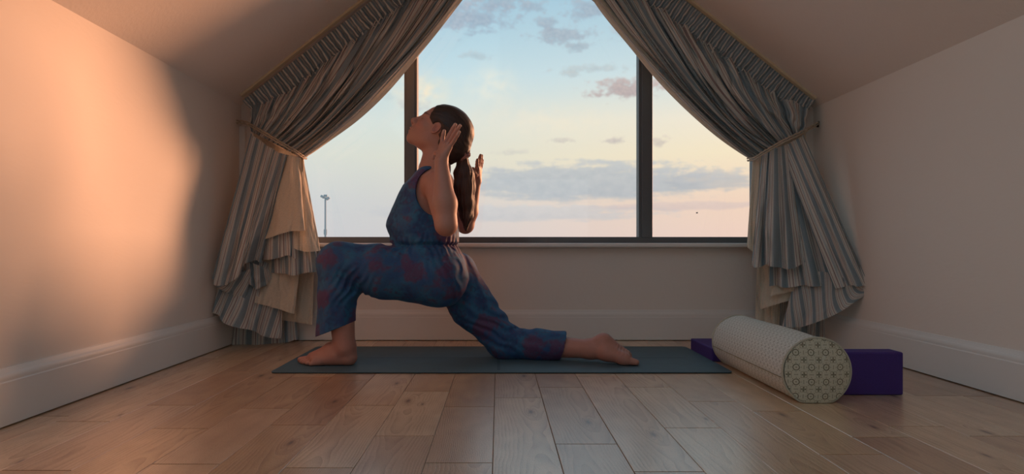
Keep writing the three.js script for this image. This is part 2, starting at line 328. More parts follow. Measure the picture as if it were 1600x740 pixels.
/* one fall of cloth between an upper and a lower edge; folds deepen downwards */
function fall(top, bottom, o = {}) {
  const T = spline(top), B = spline(bottom), M = o.mid ? spline(o.mid) : null;
  const { n = 4, amp = 0.02, amp0 = 0.006, seed = 0, s0 = 0, reps = 3, hem = 0, nu = 90, nv = 40, twist = 0, slant = 0 } = o;
  return gridGeometry(nu, nv, (u, v) => {
    const a = T(u), b = B(u); let q;
    if (M) { const m = M(u); q = [0, 1, 2].map((k) => (1 - v) * (1 - v) * a[k] + 2 * v * (1 - v) * (2 * m[k] - 0.5 * (a[k] + b[k])) + v * v * b[k]); } else q = [0, 1, 2].map((k) => lerp(a[k], b[k], v));
    const A = lerp(amp0, amp, Math.pow(v, 1.2)), ph = u * n * Math.PI * 2 + seed + twist * v + 0.9 * n2(u * 2.5 + seed, v * 1.2);
    const f = 0.75 * (1.6 * Math.pow(Math.abs(Math.sin(ph * 0.5)), 0.75) - 1) + 0.25 * (1.6 * Math.abs(Math.sin(ph * 1.15 + seed * 2)) - 1) + 0.4 * n2(u * n * 1.5 + seed * 3, v * 2.0);
    const p = at(q[0], q[1], q[2] - A * f * sstep(0, 0.06, u) * sstep(0, 0.06, 1 - u) - A * 0.15 * n2(u * 9 + seed, v * 7));
    p.x += A * 0.35 * Math.cos(ph) * sstep(0, 0.1, u) * sstep(0, 0.1, 1 - u);
    p.y += hem * Math.sin(ph + 1) * v;
    return { p, s: s0 + u * reps + slant * v, t: v * 4 };
  });
}
/* where the heading's pleats end and the cloth turns towards the tie */
const BAND = 36;
function headingPoint(H0, H1, u, down) {
  const dx = H1[0] - H0[0], dy = H1[1] - H0[1], l = Math.hypot(dx, dy), sgn = dx > 0 ? 1 : -1, b = down * lerp(0.55, 1, sstep(0, 0.12, u));
  return [lerp(H0[0], H1[0], u) - sgn * dy / l * b, lerp(H0[1], H1[1], u) + sgn * dx / l * b];
}
/* pencil-pleated heading square to the slope; a pale stripe on the crest of every pleat */
function heading(H0, H1, d0, o) {
  const { pleats, seed } = o, r = rng(Math.round(seed * 100)), depthOf = [], leanOf = [], lenOf = [];
  for (let k = 0; k <= pleats + 1; k++) { depthOf.push(0.6 + 0.8 * r()); leanOf.push((r() - 0.5) * 0.02); lenOf.push(0.95 + 0.2 * r()); }
  const soft = (a, u) => { const x = u * pleats, i = Math.floor(x), t = x - i; return lerp(a[i], a[Math.min(pleats, i + 1)], t * t * (3 - 2 * t)); };
  return gridGeometry(pleats * 14, 26, (u, v) => {
    const end = BAND * soft(lenOf, u) + 8, w = u + soft(leanOf, u) * v * v + 0.003 * n2(u * 40 + seed, v * 3) * v;
    const [px, py] = headingPoint(H0, H1, w, v * end), ph = u * pleats * Math.PI * 2, crest = Math.sin(ph);
    const d = d0 - 0.012 * (0.5 + 0.5 * v) * soft(depthOf, u) * (crest + 0.25 * Math.sin(2 * ph + seed)) - 0.014 * v + 0.03 * sstep(0.72, 1, v);
    return { p: at(px, py, d), s: 0.15 + 0.2 * crest + 0.03 * n2(u * 50, v * 2), t: v };
  });
}
/* below the heading: drawn down and across to the tie */
function swag(H0, H1, T0, T1, depth, o) {
  const { pleats, reps, seed } = o;
  // rounded folds with sharp valleys between them, wandering and of uneven width
  const round = (t) => 1.6 * Math.pow(Math.abs(Math.sin(Math.PI * t)), 0.75) - 1;
  const warp = (u, v) => u + 0.05 * n2(u * 4 + seed, v * 0.9) + 0.012 * n2(u * 15 + seed, v * 1.6);
  const big = (u, v) => { const w = warp(u, v); return 0.66 * round(w * 7.5 + seed) + 0.34 * round(w * 17 + seed * 2) + 0.1 * round(w * 38) + 0.35 * n2(u * 5 + seed, v * 1.5); };
  const dx = H1[0] - H0[0], dy = H1[1] - H0[1], l = Math.hypot(dx, dy);
  return gridGeometry(o.nu ?? 700, o.nv ?? 90, (u, v) => {
    const vv = Math.pow(v, 1.1), [hx, hy] = headingPoint(H0, H1, u, BAND - 4 + 5 * n2(u * 20 + seed, 4) * sstep(0, 0.05, 1 - u));
    const e = Math.pow(u, 0.8), tx = lerp(T0[0], T1[0], e), ty = lerp(T0[1], T1[1], e);
    const a = lerp(0.42, o.lead?.[0] ?? 0.518, u), b = lerp(0.5, o.lead?.[1] ?? 0.717, sstep(0, 0.6, u));
    const cx = hx + a * (tx - hx), cy = hy + b * (ty - hy), w = 1 - vv;
    const px = w * w * hx + 2 * w * vv * cx + vv * vv * tx, py = w * w * hy + 2 * w * vv * cy + vv * vv * ty;
    const len = Math.hypot(tx - hx, ty - hy), fromTop = v * len;                       // about pixels below the heading
    const tight = 1 - sstep(4, 60, fromTop), loose = sstep(-10, 70, fromTop) * (1 - 0.35 * sstep(0.8, 1, v));
    const edge = sstep(0, 0.02, 1 - u);
    let d = depth[0] + (depth[1] - depth[0]) * vv - 0.045 * Math.sin(Math.PI * clamp(v)) * (0.4 + 0.6 * u);
    d -= tight * (0.012 + 0.009 * Math.sin(u * 2 * Math.PI * pleats));
    d -= loose * 0.042 * big(u, v) * edge * sstep(0, 0.03, u);
    const q = at(px, py, d), side = loose * 0.024 * n2(u * 9 + 5, v * 1.5) * edge * Math.sin(Math.PI * Math.min(1, v * 1.02));
    q.x += side * dx / l; q.y += -side * dy / l;
    return { p: q, s: u * reps + 0.25 * n2(u * 6 + seed, v * 0.5), t: v * 10 };
  });
}
/* the plain turned edge along the swag's free side */
function leadingHem(H0, H1, T1, depth, width) {
  const sgn = H1[0] > H0[0] ? 1 : -1;
  return gridGeometry(12, 90, (u, v) => {
    const vv = Math.pow(v, 1.1), [hx, hy] = headingPoint(H0, H1, 1, BAND - 4), cx = hx + 0.518 * (T1[0] - hx), cy = hy + 0.717 * (T1[1] - hy), w = 1 - vv;
    const px = w * w * hx + 2 * w * vv * cx + vv * vv * T1[0], py = w * w * hy + 2 * w * vv * cy + vv * vv * T1[1];
    let tx = 2 * w * (cx - hx) + 2 * vv * (T1[0] - cx), ty = 2 * w * (cy - hy) + 2 * vv * (T1[1] - cy); const l = Math.hypot(tx, ty); tx /= l; ty /= l;
    const o = lerp(-9, width * (0.75 + 0.25 * n2(v * 3 + sgn, 2)), u) * Math.sqrt(Math.max(0, Math.sin(Math.PI * Math.min(0.995, 0.1 + 0.9 * v))));
    const d = depth[0] + (depth[1] - depth[0]) * vv - 0.045 * Math.sin(Math.PI * v) + 0.022 - 0.02 * Math.sin(Math.PI * u) + 0.004 * n2(u * 3, v * 9);
    return { p: at(px + sgn * ty * o, py - sgn * tx * o, d), s: u, t: v * 6 };
  });
}
/* a twisted two-strand cord round the gathers */
function tieBack(name, label, hook, pts) {
  const g = thing(name, label, 'tie-back');
  for (const k of [0, 1]) {
    const c = new THREE.CatmullRomCurve3(pts.map((p) => at(...p)), false, 'centripetal'), N = 90, q = [];
    for (let i = 0; i <= N; i++) { const p = c.getPoint(i / N); const ph = i * 0.35 + k * Math.PI; p.y += 0.0055 * (k ? 1 : -1) + 0.0012 * Math.sin(ph * 3); p.z += 0.002 * Math.cos(ph * 3); q.push(p); }
    part('cord', new THREE.TubeGeometry(new THREE.CatmullRomCurve3(q), 160, 0.0042, 8), cordMat, g);
  }
  const h = at(...hook);
  part('hook', mergeGeometries([new THREE.TorusGeometry(0.013, 0.003, 8, 20, 4.6).rotateY(0.6).translate(h.x, h.y, h.z), new THREE.SphereGeometry(0.009, 12, 8).translate(h.x, h.y - 0.004, h.z - 0.012)]), mat(srgb(52, 44, 40), 0.4, { metalness: 0.7 }), g);
  return g;
}
function track(n, x0, x1, label) {
  const y0 = roofAt(x0), y1 = roofAt(x1), l = Math.hypot(x1 - x0, y1 - y0), a = Math.atan2(y1 - y0, x1 - x0);
  struct(`trim_${n}`, new RoundedBoxGeometry(l, 0.012, 0.03, 2, 0.003).translate(0, -0.0058, 0).rotateZ(a).translate((x0 + x1) / 2, (y0 + y1) / 2, -3.185), mat(srgb(214, 196, 164), 0.7), label, 'batten');
}
track(2, -1.285, RX - 0.01, 'cream batten carrying the pleated curtain on the sunlit side');
track(3, RX + 0.01, 1.58, 'cream batten carrying the pleated curtain above the bolster');

{ // the curtain beside the bright wall, lining turned out over the front
  const g = thing('curtain', 'blue and cream striped curtain beside the orange-lit wall, beige lining turned outward', 'curtain');
  const H0 = [379, 157], H1 = [780, -154], T0 = [392, 205], T1 = [472, 247], dep = [3.2, 3.16];
  part('pleated_heading', heading(H0, H1, 3.2, { pleats: 53, seed: 1.3 }), stripeMat, g);
  part('gathered_top', swag(H0, H1, T0, T1, dep, { pleats: 53, reps: 12, seed: 1.3 }), stripeMat, g);
  // leading edge, plain, turned back
  part('leading_hem', leadingHem(H0, H1, T1, dep, 13), liningMat, g);
  const lin = swag(H0, H1, T0, T1, [3.25, 3.25], { pleats: 40, reps: 10, seed: 1.3, nu: 160, nv: 40 });
  part('lining', lin, liningMat, g);
  const S = (name, m, top, bottom, o) => part(name, fall(top, bottom, o), m, g);
  // falls below the tie, from the back to the front
  S('lining_fall', liningMat, [[396, 206, 3.250], [430, 226, 3.250], [470, 244, 3.250]], [[372, 538, 3.240], [415, 538, 3.220], [466, 420, 3.220]], { n: 2, amp: 0.008, reps: 1, seed: 2 });  // back sheet added to keep sunlight from leaking behind the curtain
  S('light_block_return', liningMat, [[470, 246, 3.260], [475, 247, 3.225], [474, 248, 3.135]], [[466, 420, 3.220], [488, 420, 3.195], [478, 418, 3.115]], { n: 0.5, amp: 0.004, reps: 1, seed: 2 });  // added wrap that closes the gap where sunlight slipped between the layers
  S('bottom_fall', stripeMat, [[372, 400, 3.170], [420, 400, 3.235], [455, 400, 3.235]], [[357, 538, 3.140], [395, 541, 3.120], [440, 537, 3.185], [466, 528, 3.205]], { n: 2.5, amp: 0.02, reps: 4.2, seed: 2, hem: 0.004 });
  S('lining_fall', liningMat, [[440, 380, 3.225], [492, 380, 3.225]], [[425, 498, 3.185], [455, 502, 3.175], [488, 507, 3.185]], { n: 1, amp: 0.012, reps: 1, seed: 3 });
  S('side_fall', stripeMat, [[350, 400, 3.080], [390, 400, 3.060], [440, 420, 3.155]], [[332, 487, 2.930], [352, 503, 2.940], [385, 515, 2.980], [415, 524, 3.075], [441, 529, 3.115]], { n: 2.2, amp: 0.022, reps: 5, seed: 5, hem: 0.004, slant: 1.2 });
  S('lining_fall', liningMat, [[402, 360, 3.155], [440, 380, 3.145], [472, 390, 3.155]], [[392, 470, 3.040], [425, 480, 3.075], [460, 490, 3.085]], { n: 1.2, amp: 0.018, reps: 1.2, seed: 8 });
  S('front_fall', stripeMat, [[430, 245, 3.175], [445, 243, 3.155], [468, 245, 3.155], [474, 247, 3.175]], [[424, 425, 3.105], [448, 429, 3.055], [472, 428, 3.065], [499, 423, 3.105]], { n: 2, amp: 0.024, reps: 3.4, seed: 4, hem: 0.004 });
  S('front_fall', stripeMat, [[420, 240, 3.155], [436, 240, 3.135], [455, 243, 3.145]], [[405, 408, 3.085], [425, 404, 3.045], [446, 400, 3.035], [464, 403, 3.055]], { n: 1.6, amp: 0.022, reps: 2.6, seed: 6, hem: 0.004 });
  S('lining_fall', liningMat, [[456, 243, 3.145], [466, 246, 3.135], [474, 249, 3.155]], [[456, 384, 3.075], [470, 392, 3.045], [488, 393, 3.045], [501, 391, 3.085]], { n: 1.4, amp: 0.018, reps: 1, seed: 9 });
  S('lining_fall', liningMat, [[446, 241, 3.125], [458, 243, 3.105], [470, 247, 3.115]], [[412, 374, 3.055], [434, 367, 3.025], [456, 361, 3.015], [474, 360, 3.015], [472, 354, 3.055]], { n: 0.9, amp: 0.014, reps: 1, seed: 1 });
  S('turned_hem', stripeMat, [[338, 436, 2.950], [360, 430, 2.960], [392, 420, 3.000]], [[338, 447, 2.970], [360, 462, 2.990], [383, 478, 3.010]], { n: 1.2, amp: 0.012, reps: 2.6, seed: 3, slant: 1.0, nv: 16 });
  S('turned_hem', stripeMat, [[378, 405, 3.020], [398, 412, 3.020], [420, 420, 3.085]], [[378, 430, 3.020], [400, 452, 3.020], [424, 436, 3.095]], { n: 2.4, amp: 0.02, reps: 3, seed: 7, nv: 16 });
  S('side_fall', stripeMat, [[392, 208, 3.120], [410, 222, 3.135], [432, 236, 3.105], [448, 242, 3.105]], [[331, 437, 2.900], [347, 447, 2.880], [366, 436, 2.900], [386, 410, 2.950], [408, 409, 3.045]], { n: 3.4, amp: 0.032, amp0: 0.01, reps: 5.2, seed: 0.4, hem: 0.005, nu: 140, nv: 70 });
  tieBack('tieback_cord', 'pale double cord gathering the curtain beside the orange-lit wall', [366, 193, 3.250],
    [[366, 190, 3.250], [384, 192, 3.160], [410, 206, 3.105], [440, 224, 3.070], [458, 234, 3.085], [472, 244, 3.135], [479, 246, 3.205]]);
}
{ // the curtain above the bolster
  const g = thing('curtain', 'blue and cream striped curtain hanging above the patterned bolster in the shaded corner', 'curtain');
  const H0 = [1274, 156], H1 = [868, -154], T0 = [1254, 208], T1 = [1174, 249], dep = [3.2, 3.16];
  part('pleated_heading', heading(H0, H1, 3.2, { pleats: 53, seed: 4.1 }), stripeMat, g);
  part('gathered_top', swag(H0, H1, T0, T1, dep, { pleats: 53, reps: 12, seed: 4.1 }), stripeMat, g);
  part('lining', swag(H0, H1, T0, T1, [3.25, 3.25], { pleats: 40, reps: 10, seed: 4.1, nu: 160, nv: 40 }), liningMat, g);
  part('leading_hem', leadingHem(H0, H1, T1, dep, 9), liningMat, g);
  const S = (name, m, top, bottom, o) => part(name, fall(top, bottom, o), m, g);
  S('lining_fall', liningMat, [[1256, 150, 3.25], [1215, 190, 3.25], [1178, 246, 3.25]], [[1276, 538, 3.24], [1235, 538, 3.22], [1184, 420, 3.22]], { n: 2, amp: 0.008, reps: 1, seed: 2 });  // back sheet added to block window light from the wall beside the curtain
  S('bottom_fall', stripeMat, [[1200, 400, 3.17], [1250, 400, 3.16], [1290, 400, 3.16]], [[1196, 536, 3.15], [1240, 538, 3.12], [1294, 538, 3.13]], { n: 2.5, amp: 0.02, reps: 5, seed: 2 });
  S('lining_fall', liningMat, [[1184, 380, 3.17], [1222, 380, 3.16]], [[1180, 497, 3.13], [1200, 506, 3.11], [1218, 508, 3.12]], { n: 1, amp: 0.012, reps: 1, seed: 3 });
  S('lining_fall', liningMat, [[1188, 380, 3.12], [1250, 390, 3.1]], [[1187, 483, 3.06], [1215, 475, 3.03], [1256, 462, 3.04]], { n: 1, amp: 0.014, reps: 1, seed: 6 });
  S('turned_hem', stripeMat, [[1246, 420, 3.0], [1290, 425, 2.93], [1330, 430, 2.86], [1357, 444, 2.83]], [[1222, 510, 3.02], [1246, 511, 2.98], [1276, 503, 2.93], [1316, 486, 2.87], [1359, 453, 2.81]], { n: 1.6, amp: 0.014, reps: 7.5, seed: 3, slant: -2.4, nu: 120, nv: 24 });
  S('turned_hem', liningMat, [[1198, 415, 3.03], [1250, 420, 3.02]], [[1203, 463, 3.02], [1228, 457, 3.0], [1252, 452, 2.99]], { n: 0.8, amp: 0.012, reps: 1, seed: 2, nv: 16 });
  S('middle_fall', stripeMat, [[1206, 232, 3.1], [1222, 228, 3.07], [1240, 222, 3.06]], [[1202, 446, 3.0], [1232, 448, 2.97], [1262, 446, 2.95], [1290, 447, 2.93], [1312, 447, 2.92]], { n: 3, amp: 0.026, reps: 5, seed: 5, hem: 0.004, nu: 130, nv: 60 });
  S('lining_fall', liningMat, [[1176, 250, 3.12], [1188, 246, 3.1], [1200, 240, 3.1]], [[1167, 385, 3.05], [1178, 398, 3.0], [1192, 408, 3.02]], { n: 1.4, amp: 0.02, reps: 1, seed: 4 });
  S('front_fall', stripeMat, [[1190, 243, 3.07], [1204, 236, 3.03], [1220, 229, 3.03], [1232, 224, 3.05]], [[1175, 408, 3.0], [1184, 417, 2.96], [1202, 413, 2.93], [1224, 421, 2.92], [1244, 416, 2.93], [1258, 410, 2.96]], { n: 3.2, amp: 0.03, amp0: 0.01, reps: 4.2, seed: 1.1, hem: 0.005, nu: 140, nv: 60 });
  S('side_fall', stripeMat, [[1218, 231, 3.06], [1232, 224, 3.04], [1246, 217, 3.05], [1255, 210, 3.1]], [[1303, 450, 2.88], [1318, 448, 2.85], [1334, 446, 2.83], [1348, 447, 2.81], [1360, 450, 2.8]], { n: 2, amp: 0.02, amp0: 0.01, reps: 3.2, seed: 2.2, hem: 0.004, nu: 130, nv: 70 });
  tieBack('tieback_cord', 'pale double cord gathering the curtain above the bolster', [1279, 194, 3.22],
    [[1279, 192, 3.22], [1262, 202, 3.1], [1240, 213, 3.02], [1214, 226, 2.99], [1194, 238, 3.0], [1178, 248, 3.08], [1168, 249, 3.15]]);
}

// ---------------------------------------------------------------- mat, bolster, blocks
{
  const g = thing('yoga_mat', 'teal blue rubber exercise mat under the lunging woman', 'yoga mat');
  const x0 = -0.8625, x1 = 0.886, z0 = -3.04, z1 = -2.415, r = 0.025, s = new THREE.Shape();
  s.moveTo(x0 + r, -z1); s.lineTo(x1 - r, -z1); s.quadraticCurveTo(x1, -z1, x1, -z1 + r); s.lineTo(x1, -z0 - r); s.quadraticCurveTo(x1, -z0, x1 - r, -z0);
  s.lineTo(x0 + r, -z0); s.quadraticCurveTo(x0, -z0, x0, -z0 - r); s.lineTo(x0, -z1 + r); s.quadraticCurveTo(x0, -z1, x0 + r, -z1);
  const slab = (y0, y1, b) => new THREE.ExtrudeGeometry(s, { depth: y1 - y0 - 2 * b, bevelEnabled: b > 0, bevelSize: b, bevelThickness: b, bevelSegments: 2, curveSegments: 10 }).translate(0, 0, b).rotateX(-Math.PI / 2).translate(0, y0, 0);
  const weave = dataTex(256, 256, (u, v, i, j) => { const q = 128 + 70 * n2(i * 0.35, j * 0.35) + 30 * (((i >> 2) + (j >> 2)) % 2); return [q, q, q]; }, false); weave.repeat.set(4, 4);
  part('base_layer', slab(0.0002, 0.0025, 0), mat(srgb(22, 24, 26), 0.9), g);
  const surf = dataTex(512, 512, (u, v) => { const q = 1 + 0.05 * fbm2(u * 6, v * 6, 4) + 0.03 * n2(u * 180, v * 180); return [74 * q, 98 * q, 108 * q]; });
  part('top_layer', slab(0.0025, 0.0058, 0.0012), mat(0xffffff, 0.62, { map: surf, bumpMap: weave, bumpScale: 0.0004 }), g);
  const line = mat(srgb(58, 82, 95), 0.7), ya = 0.00585;
  part('alignment_mark', box(-0.006, 0.006, ya - 0.001, ya + 0.0001, -3.0, -2.45), line, g);
  part('alignment_mark', box(-0.8, 0.8, ya - 0.001, ya + 0.0001, -2.731, -2.724), line, g);
}
{
  // print of rings, dots and small crosses on cream cotton
  const draw = (ground, strength) => {
  const cv = document.createElement('canvas'); cv.width = cv.height = 1024; const c = cv.getContext('2d'), r = rng(9);
  c.fillStyle = ground; c.fillRect(0, 0, 1024, 1024);
  const ink = (a) => `rgba(92,84,62,${a * strength})`;
  const N = 8, S = 1024 / N;
  for (let j = -1; j <= N; j++) for (let i = -1; i <= N; i++) {
    const x = (i + 0.5) * S, y = (j + 0.5) * S;
    c.strokeStyle = ink(0.85); c.lineWidth = 7; c.beginPath(); c.arc(x, y, S * 0.2, 0, 7); c.stroke();
    c.fillStyle = ink(0.5); c.beginPath(); c.arc(x, y, S * 0.05, 0, 7); c.fill();
    for (let q = 0; q < 8; q++) { const a = q * Math.PI / 4; c.fillStyle = ink(0.6); c.beginPath(); c.arc(x + Math.cos(a) * S * 0.31, y + Math.sin(a) * S * 0.31, S * 0.03, 0, 7); c.fill(); }
    const X = x + S / 2, Y = y + S / 2;
    c.fillStyle = ink(0.8);
    for (const [dx, dy] of [[0, 0], [0.11, 0], [-0.11, 0], [0, 0.11], [0, -0.11]]) c.fillRect(X + dx * S - 6, Y + dy * S - 6, 12, 12);
    c.lineWidth = 3; c.strokeStyle = ink(0.6);
    c.strokeRect(X - S * 0.2, Y - S * 0.2, S * 0.4, S * 0.4);
    for (const [dx, dy] of [[0.5, 0], [0, 0.5]]) { c.fillStyle = ink(0.65); for (let k = -1; k <= 1; k++) { c.beginPath(); c.arc(x + dx * S + (dy ? k * 12 : 0), y + dy * S + (dx ? k * 12 : 0), 4, 0, 7); c.fill(); } }
  }
  for (let k = 0; k < 1500; k++) { c.fillStyle = `rgba(210,204,184,${0.25 * r()})`; c.fillRect(r() * 1024, r() * 1024, 3 + r() * 14, 2 + r() * 3); }
  return cv; };
  const mk = (cv, rx, ry) => { const t = new THREE.CanvasTexture(cv); t.colorSpace = THREE.SRGBColorSpace; t.wrapS = t.wrapT = THREE.RepeatWrapping; t.repeat.set(rx, ry); t.magFilter = THREE.LinearFilter; return t; };
  const weave = dataTex(128, 128, (u, v, i, j) => { const q = 128 + 50 * ((i + j) % 2 ? 1 : -1) + 40 * n2(i * 0.2, j * 0.2); return [q, q, q]; }, false); weave.repeat.set(8, 8);
  const print = mk(draw('rgb(216,214,204)', 0.7), 3, 3), shadedEndPrint = mk(draw('rgb(206,198,176)', 1), 1, 1);  // one cotton; glare painted into the cover ground, shade into the end ground
  const cloth = mat(0xffffff, 0.92, { map: print, bumpMap: weave, bumpScale: 0.0003 }), shadedEndCloth = mat(0xffffff, 0.92, { map: shadedEndPrint, bumpMap: weave, bumpScale: 0.0003 });
  const g = thing('bolster', 'cream cylindrical bolster cushion with small ring print, lying before the purple blocks', 'bolster', [0.972, 0, -2.275]);
  const R = 0.104, L = 0.645;
  // cross-section: round, flattened where it rests
  const ring = (a, k = 1) => { let x = Math.cos(a) * R * k * 1.02, y = Math.sin(a) * R * k; y = Math.max(y, -R * 0.93 + 0.10 * R * (1 - k)); if (y < -R * 0.75) x *= 1.02; return [x, y + R * 0.93]; };
  const body = gridGeometry(120, 70, (u, v) => {
    const a = u * Math.PI * 2 - Math.PI / 2, z = (v - 0.5) * L, end = Math.min(v, 1 - v) * L;
    const k = 1 - 0.035 * Math.pow(1 - clamp(end / 0.03), 2) + 0.008 * n2(u * 5 + 2, v * 4) + 0.006 * Math.sin(v * Math.PI) + 0.003 * n2(u * 22, v * 2.5) - 0.02 * sstep(0.62, 0.9, v) * sstep(-0.2, 0.8, Math.sin(a)) * sstep(1.0, 0.9, v);
    const [x, y] = ring(a, k); return { p: new THREE.Vector3(x, Math.max(0.001, y), z), s: u, t: v };
  });
  part('cover', body, cloth, g);
  for (const s of [1, -1]) {
    const cap = gridGeometry(72, 14, (u, v) => {
      const a = (u * s) * Math.PI * 2, k = v * 0.966, [x, y] = ring(a, Math.max(k, 1e-4));
      const cx = Math.cos(a) * R * k, yy = lerp(R * 0.93 + Math.sin(a) * R * k, y, sstep(0.6, 1, v));
      return { p: new THREE.Vector3(cx, Math.max(0.001, yy), s * (L / 2 + 0.012 * (1 - v * v) + 0.002 * n2(cx * 40, yy * 40))), s: 0.5 + cx * 2.8, t: yy * 2.8 };
    });
    part('end_panel', cap, shadedEndCloth, g);
    const pts = []; for (let k = 0; k < 80; k++) { const a = k / 80 * Math.PI * 2, [x, y] = ring(a, 0.985); pts.push(new THREE.Vector3(x, Math.max(0.0042, y), s * (L / 2 - 0.004))); }
    part('piping', new THREE.TubeGeometry(new THREE.CatmullRomCurve3(pts, true), 160, 0.0038, 8, true), mat(srgb(190, 182, 162), 0.9), g);
  }
  const seam = []; for (let k = 0; k <= 20; k++) { const [x, y] = ring(Math.PI * 1.06, 1.008); seam.push(new THREE.Vector3(x + 0.001 * Math.sin(k * 2), y, (k / 20 - 0.5) * (L - 0.02))); }
  part('seam', new THREE.TubeGeometry(new THREE.CatmullRomCurve3(seam), 60, 0.0018, 6), mat(srgb(150, 140, 116), 0.9), g);
}
{
  const foam = dataTex(256, 256, (u, v, i, j) => { const q = 1 + 0.1 * n2(i * 0.5, j * 0.5) + 0.06 * n2(i * 0.12, j * 0.12); return [66 * q, 40 * q, 118 * q]; });
  const bump = dataTex(256, 256, (u, v, i, j) => { const q = 128 + 90 * n2(i * 0.4, j * 0.4); return [q, q, q]; }, false);
  const m = mat(0xffffff, 0.75, { map: foam, bumpMap: bump, bumpScale: 0.0005 });
  const block = (label, w, h, d, pos, turn) => {
    const b = part(numbered('yoga_block'), new RoundedBoxGeometry(w, h, d, 4, 0.006).translate(0, h / 2, 0), m, scene);
    b.position.set(...pos); b.rotation.y = turn; b.userData = { label, category: 'yoga block', group: 'purple foam blocks by the bolster' };
  };
  block('purple foam block standing on its long edge by the near end of the bolster', 0.215, 0.138, 0.075, [1.195, 0.0005, -2.095], 0.0);
  block('purple foam block lying flat behind the far end of the bolster, touching the mat', 0.21, 0.055, 0.3, [0.993, 0.0005, -2.81], 0.0);
}

// ---------------------------------------------------------------- the woman in a low lunge
// distance fields -> one smooth surface (surface nets on a sparse grid)
function surfaceNet(sdf, lo, hi, cell, skip) {
  const nx = Math.ceil((hi[0] - lo[0]) / cell) + 1, ny = Math.ceil((hi[1] - lo[1]) / cell) + 1, nz = Math.ceil((hi[2] - lo[2]) / cell) + 1;
  const f = new Float32Array(nx * ny * nz), B = 6, half = B * cell * 0.5 * 1.7321;
  for (let bk = 0; bk < nz; bk += B) for (let bj = 0; bj < ny; bj += B) for (let bi = 0; bi < nx; bi += B) {
    const c = sdf(lo[0] + (bi + B / 2) * cell, lo[1] + (bj + B / 2) * cell, lo[2] + (bk + B / 2) * cell), empty = Math.abs(c) > half * 1.9 + 0.006;
    for (let k = bk; k < Math.min(nz, bk + B); k++) for (let j = bj; j < Math.min(ny, bj + B); j++) for (let i = bi; i < Math.min(nx, bi + B); i++)
      f[(k * ny + j) * nx + i] = empty ? c : sdf(lo[0] + i * cell, lo[1] + j * cell, lo[2] + k * cell);
  }
  const id = new Int32Array(nx * ny * nz).fill(-1), pos = [], idx = [];
  const corner = [[0, 0, 0], [1, 0, 0], [0, 1, 0], [1, 1, 0], [0, 0, 1], [1, 0, 1], [0, 1, 1], [1, 1, 1]];
  const edges = [[0, 1], [2, 3], [4, 5], [6, 7], [0, 2], [1, 3], [4, 6], [5, 7], [0, 4], [1, 5], [2, 6], [3, 7]];
  const v = new Float32Array(8);
  for (let k = 0; k < nz - 1; k++) for (let j = 0; j < ny - 1; j++) for (let i = 0; i < nx - 1; i++) {
    const o = (k * ny + j) * nx + i; let m = 0;
    for (let q = 0; q < 8; q++) { v[q] = f[o + corner[q][0] + corner[q][1] * nx + corner[q][2] * nx * ny]; if (v[q] < 0) m |= 1 << q; }
    if (m === 0 || m === 255) continue;
    let x = 0, y = 0, z = 0, n = 0;
    for (const [a, b] of edges) if ((v[a] < 0) !== (v[b] < 0)) { const t = v[a] / (v[a] - v[b]); x += lerp(corner[a][0], corner[b][0], t); y += lerp(corner[a][1], corner[b][1], t); z += lerp(corner[a][2], corner[b][2], t); n++; }
    const P = [lo[0] + (i + x / n) * cell, lo[1] + (j + y / n) * cell, lo[2] + (k + z / n) * cell];
    if (skip && skip(P[0], P[1], P[2])) continue;
    id[o] = pos.length / 3; pos.push(...P);
  }
  const quad = (a, b, c, d, flip) => { if (a < 0 || b < 0 || c < 0 || d < 0) return; if (flip) idx.push(a, c, b, a, d, c); else idx.push(a, b, c, a, c, d); };
  for (let k = 1; k < nz - 1; k++) for (let j = 1; j < ny - 1; j++) for (let i = 1; i < nx - 1; i++) {
    const o = (k * ny + j) * nx + i, s = f[o] < 0;
    if (s !== (f[o + 1] < 0)) quad(id[o - nx - nx * ny], id[o - nx * ny], id[o], id[o - nx], !s);
    if (s !== (f[o + nx] < 0)) quad(id[o - 1 - nx * ny], id[o - 1], id[o], id[o - nx * ny], !s);
    if (s !== (f[o + nx * ny] < 0)) quad(id[o - 1 - nx], id[o - nx], id[o], id[o - 1], !s);
  }
  const nor = new Float32Array(pos.length), e = cell * 0.5;
  for (let q = 0; q < pos.length; q += 3) {
    const x = pos[q], y = pos[q + 1], z = pos[q + 2];
    let a = sdf(x + e, y, z) - sdf(x - e, y, z), b = sdf(x, y + e, z) - sdf(x, y - e, z), c = sdf(x, y, z + e) - sdf(x, y, z - e);
    const l = Math.hypot(a, b, c) || 1; nor[q] = a / l; nor[q + 1] = b / l; nor[q + 2] = c / l;
  }
  const g = new THREE.BufferGeometry();
  g.setAttribute('position', new THREE.BufferAttribute(new Float32Array(pos), 3)); g.setAttribute('normal', new THREE.BufferAttribute(nor, 3)); g.setIndex(idx);
  return g;
}
function paint(g, fn) {
  const p = g.attributes.position, c = new Float32Array(p.count * 3);
  for (let i = 0; i < p.count; i++) { const q = fn(p.getX(i), p.getY(i), p.getZ(i)); c[i * 3] = q[0]; c[i * 3 + 1] = q[1]; c[i * 3 + 2] = q[2]; }
  g.setAttribute('color', new THREE.BufferAttribute(c, 3)); return g;
}
const lin = (r, g, b) => { const c = srgb(r, g, b); return [c.r, c.g, c.b]; };
const mix3 = (a, b, t) => [lerp(a[0], b[0], t), lerp(a[1], b[1], t), lerp(a[2], b[2], t)];
const smin = (a, b, k) => { const h = Math.max(k - Math.abs(a - b), 0) / k; return Math.min(a, b) - h * h * k * 0.25; };
const smax = (a, b, k) => -smin(-a, -b, k);
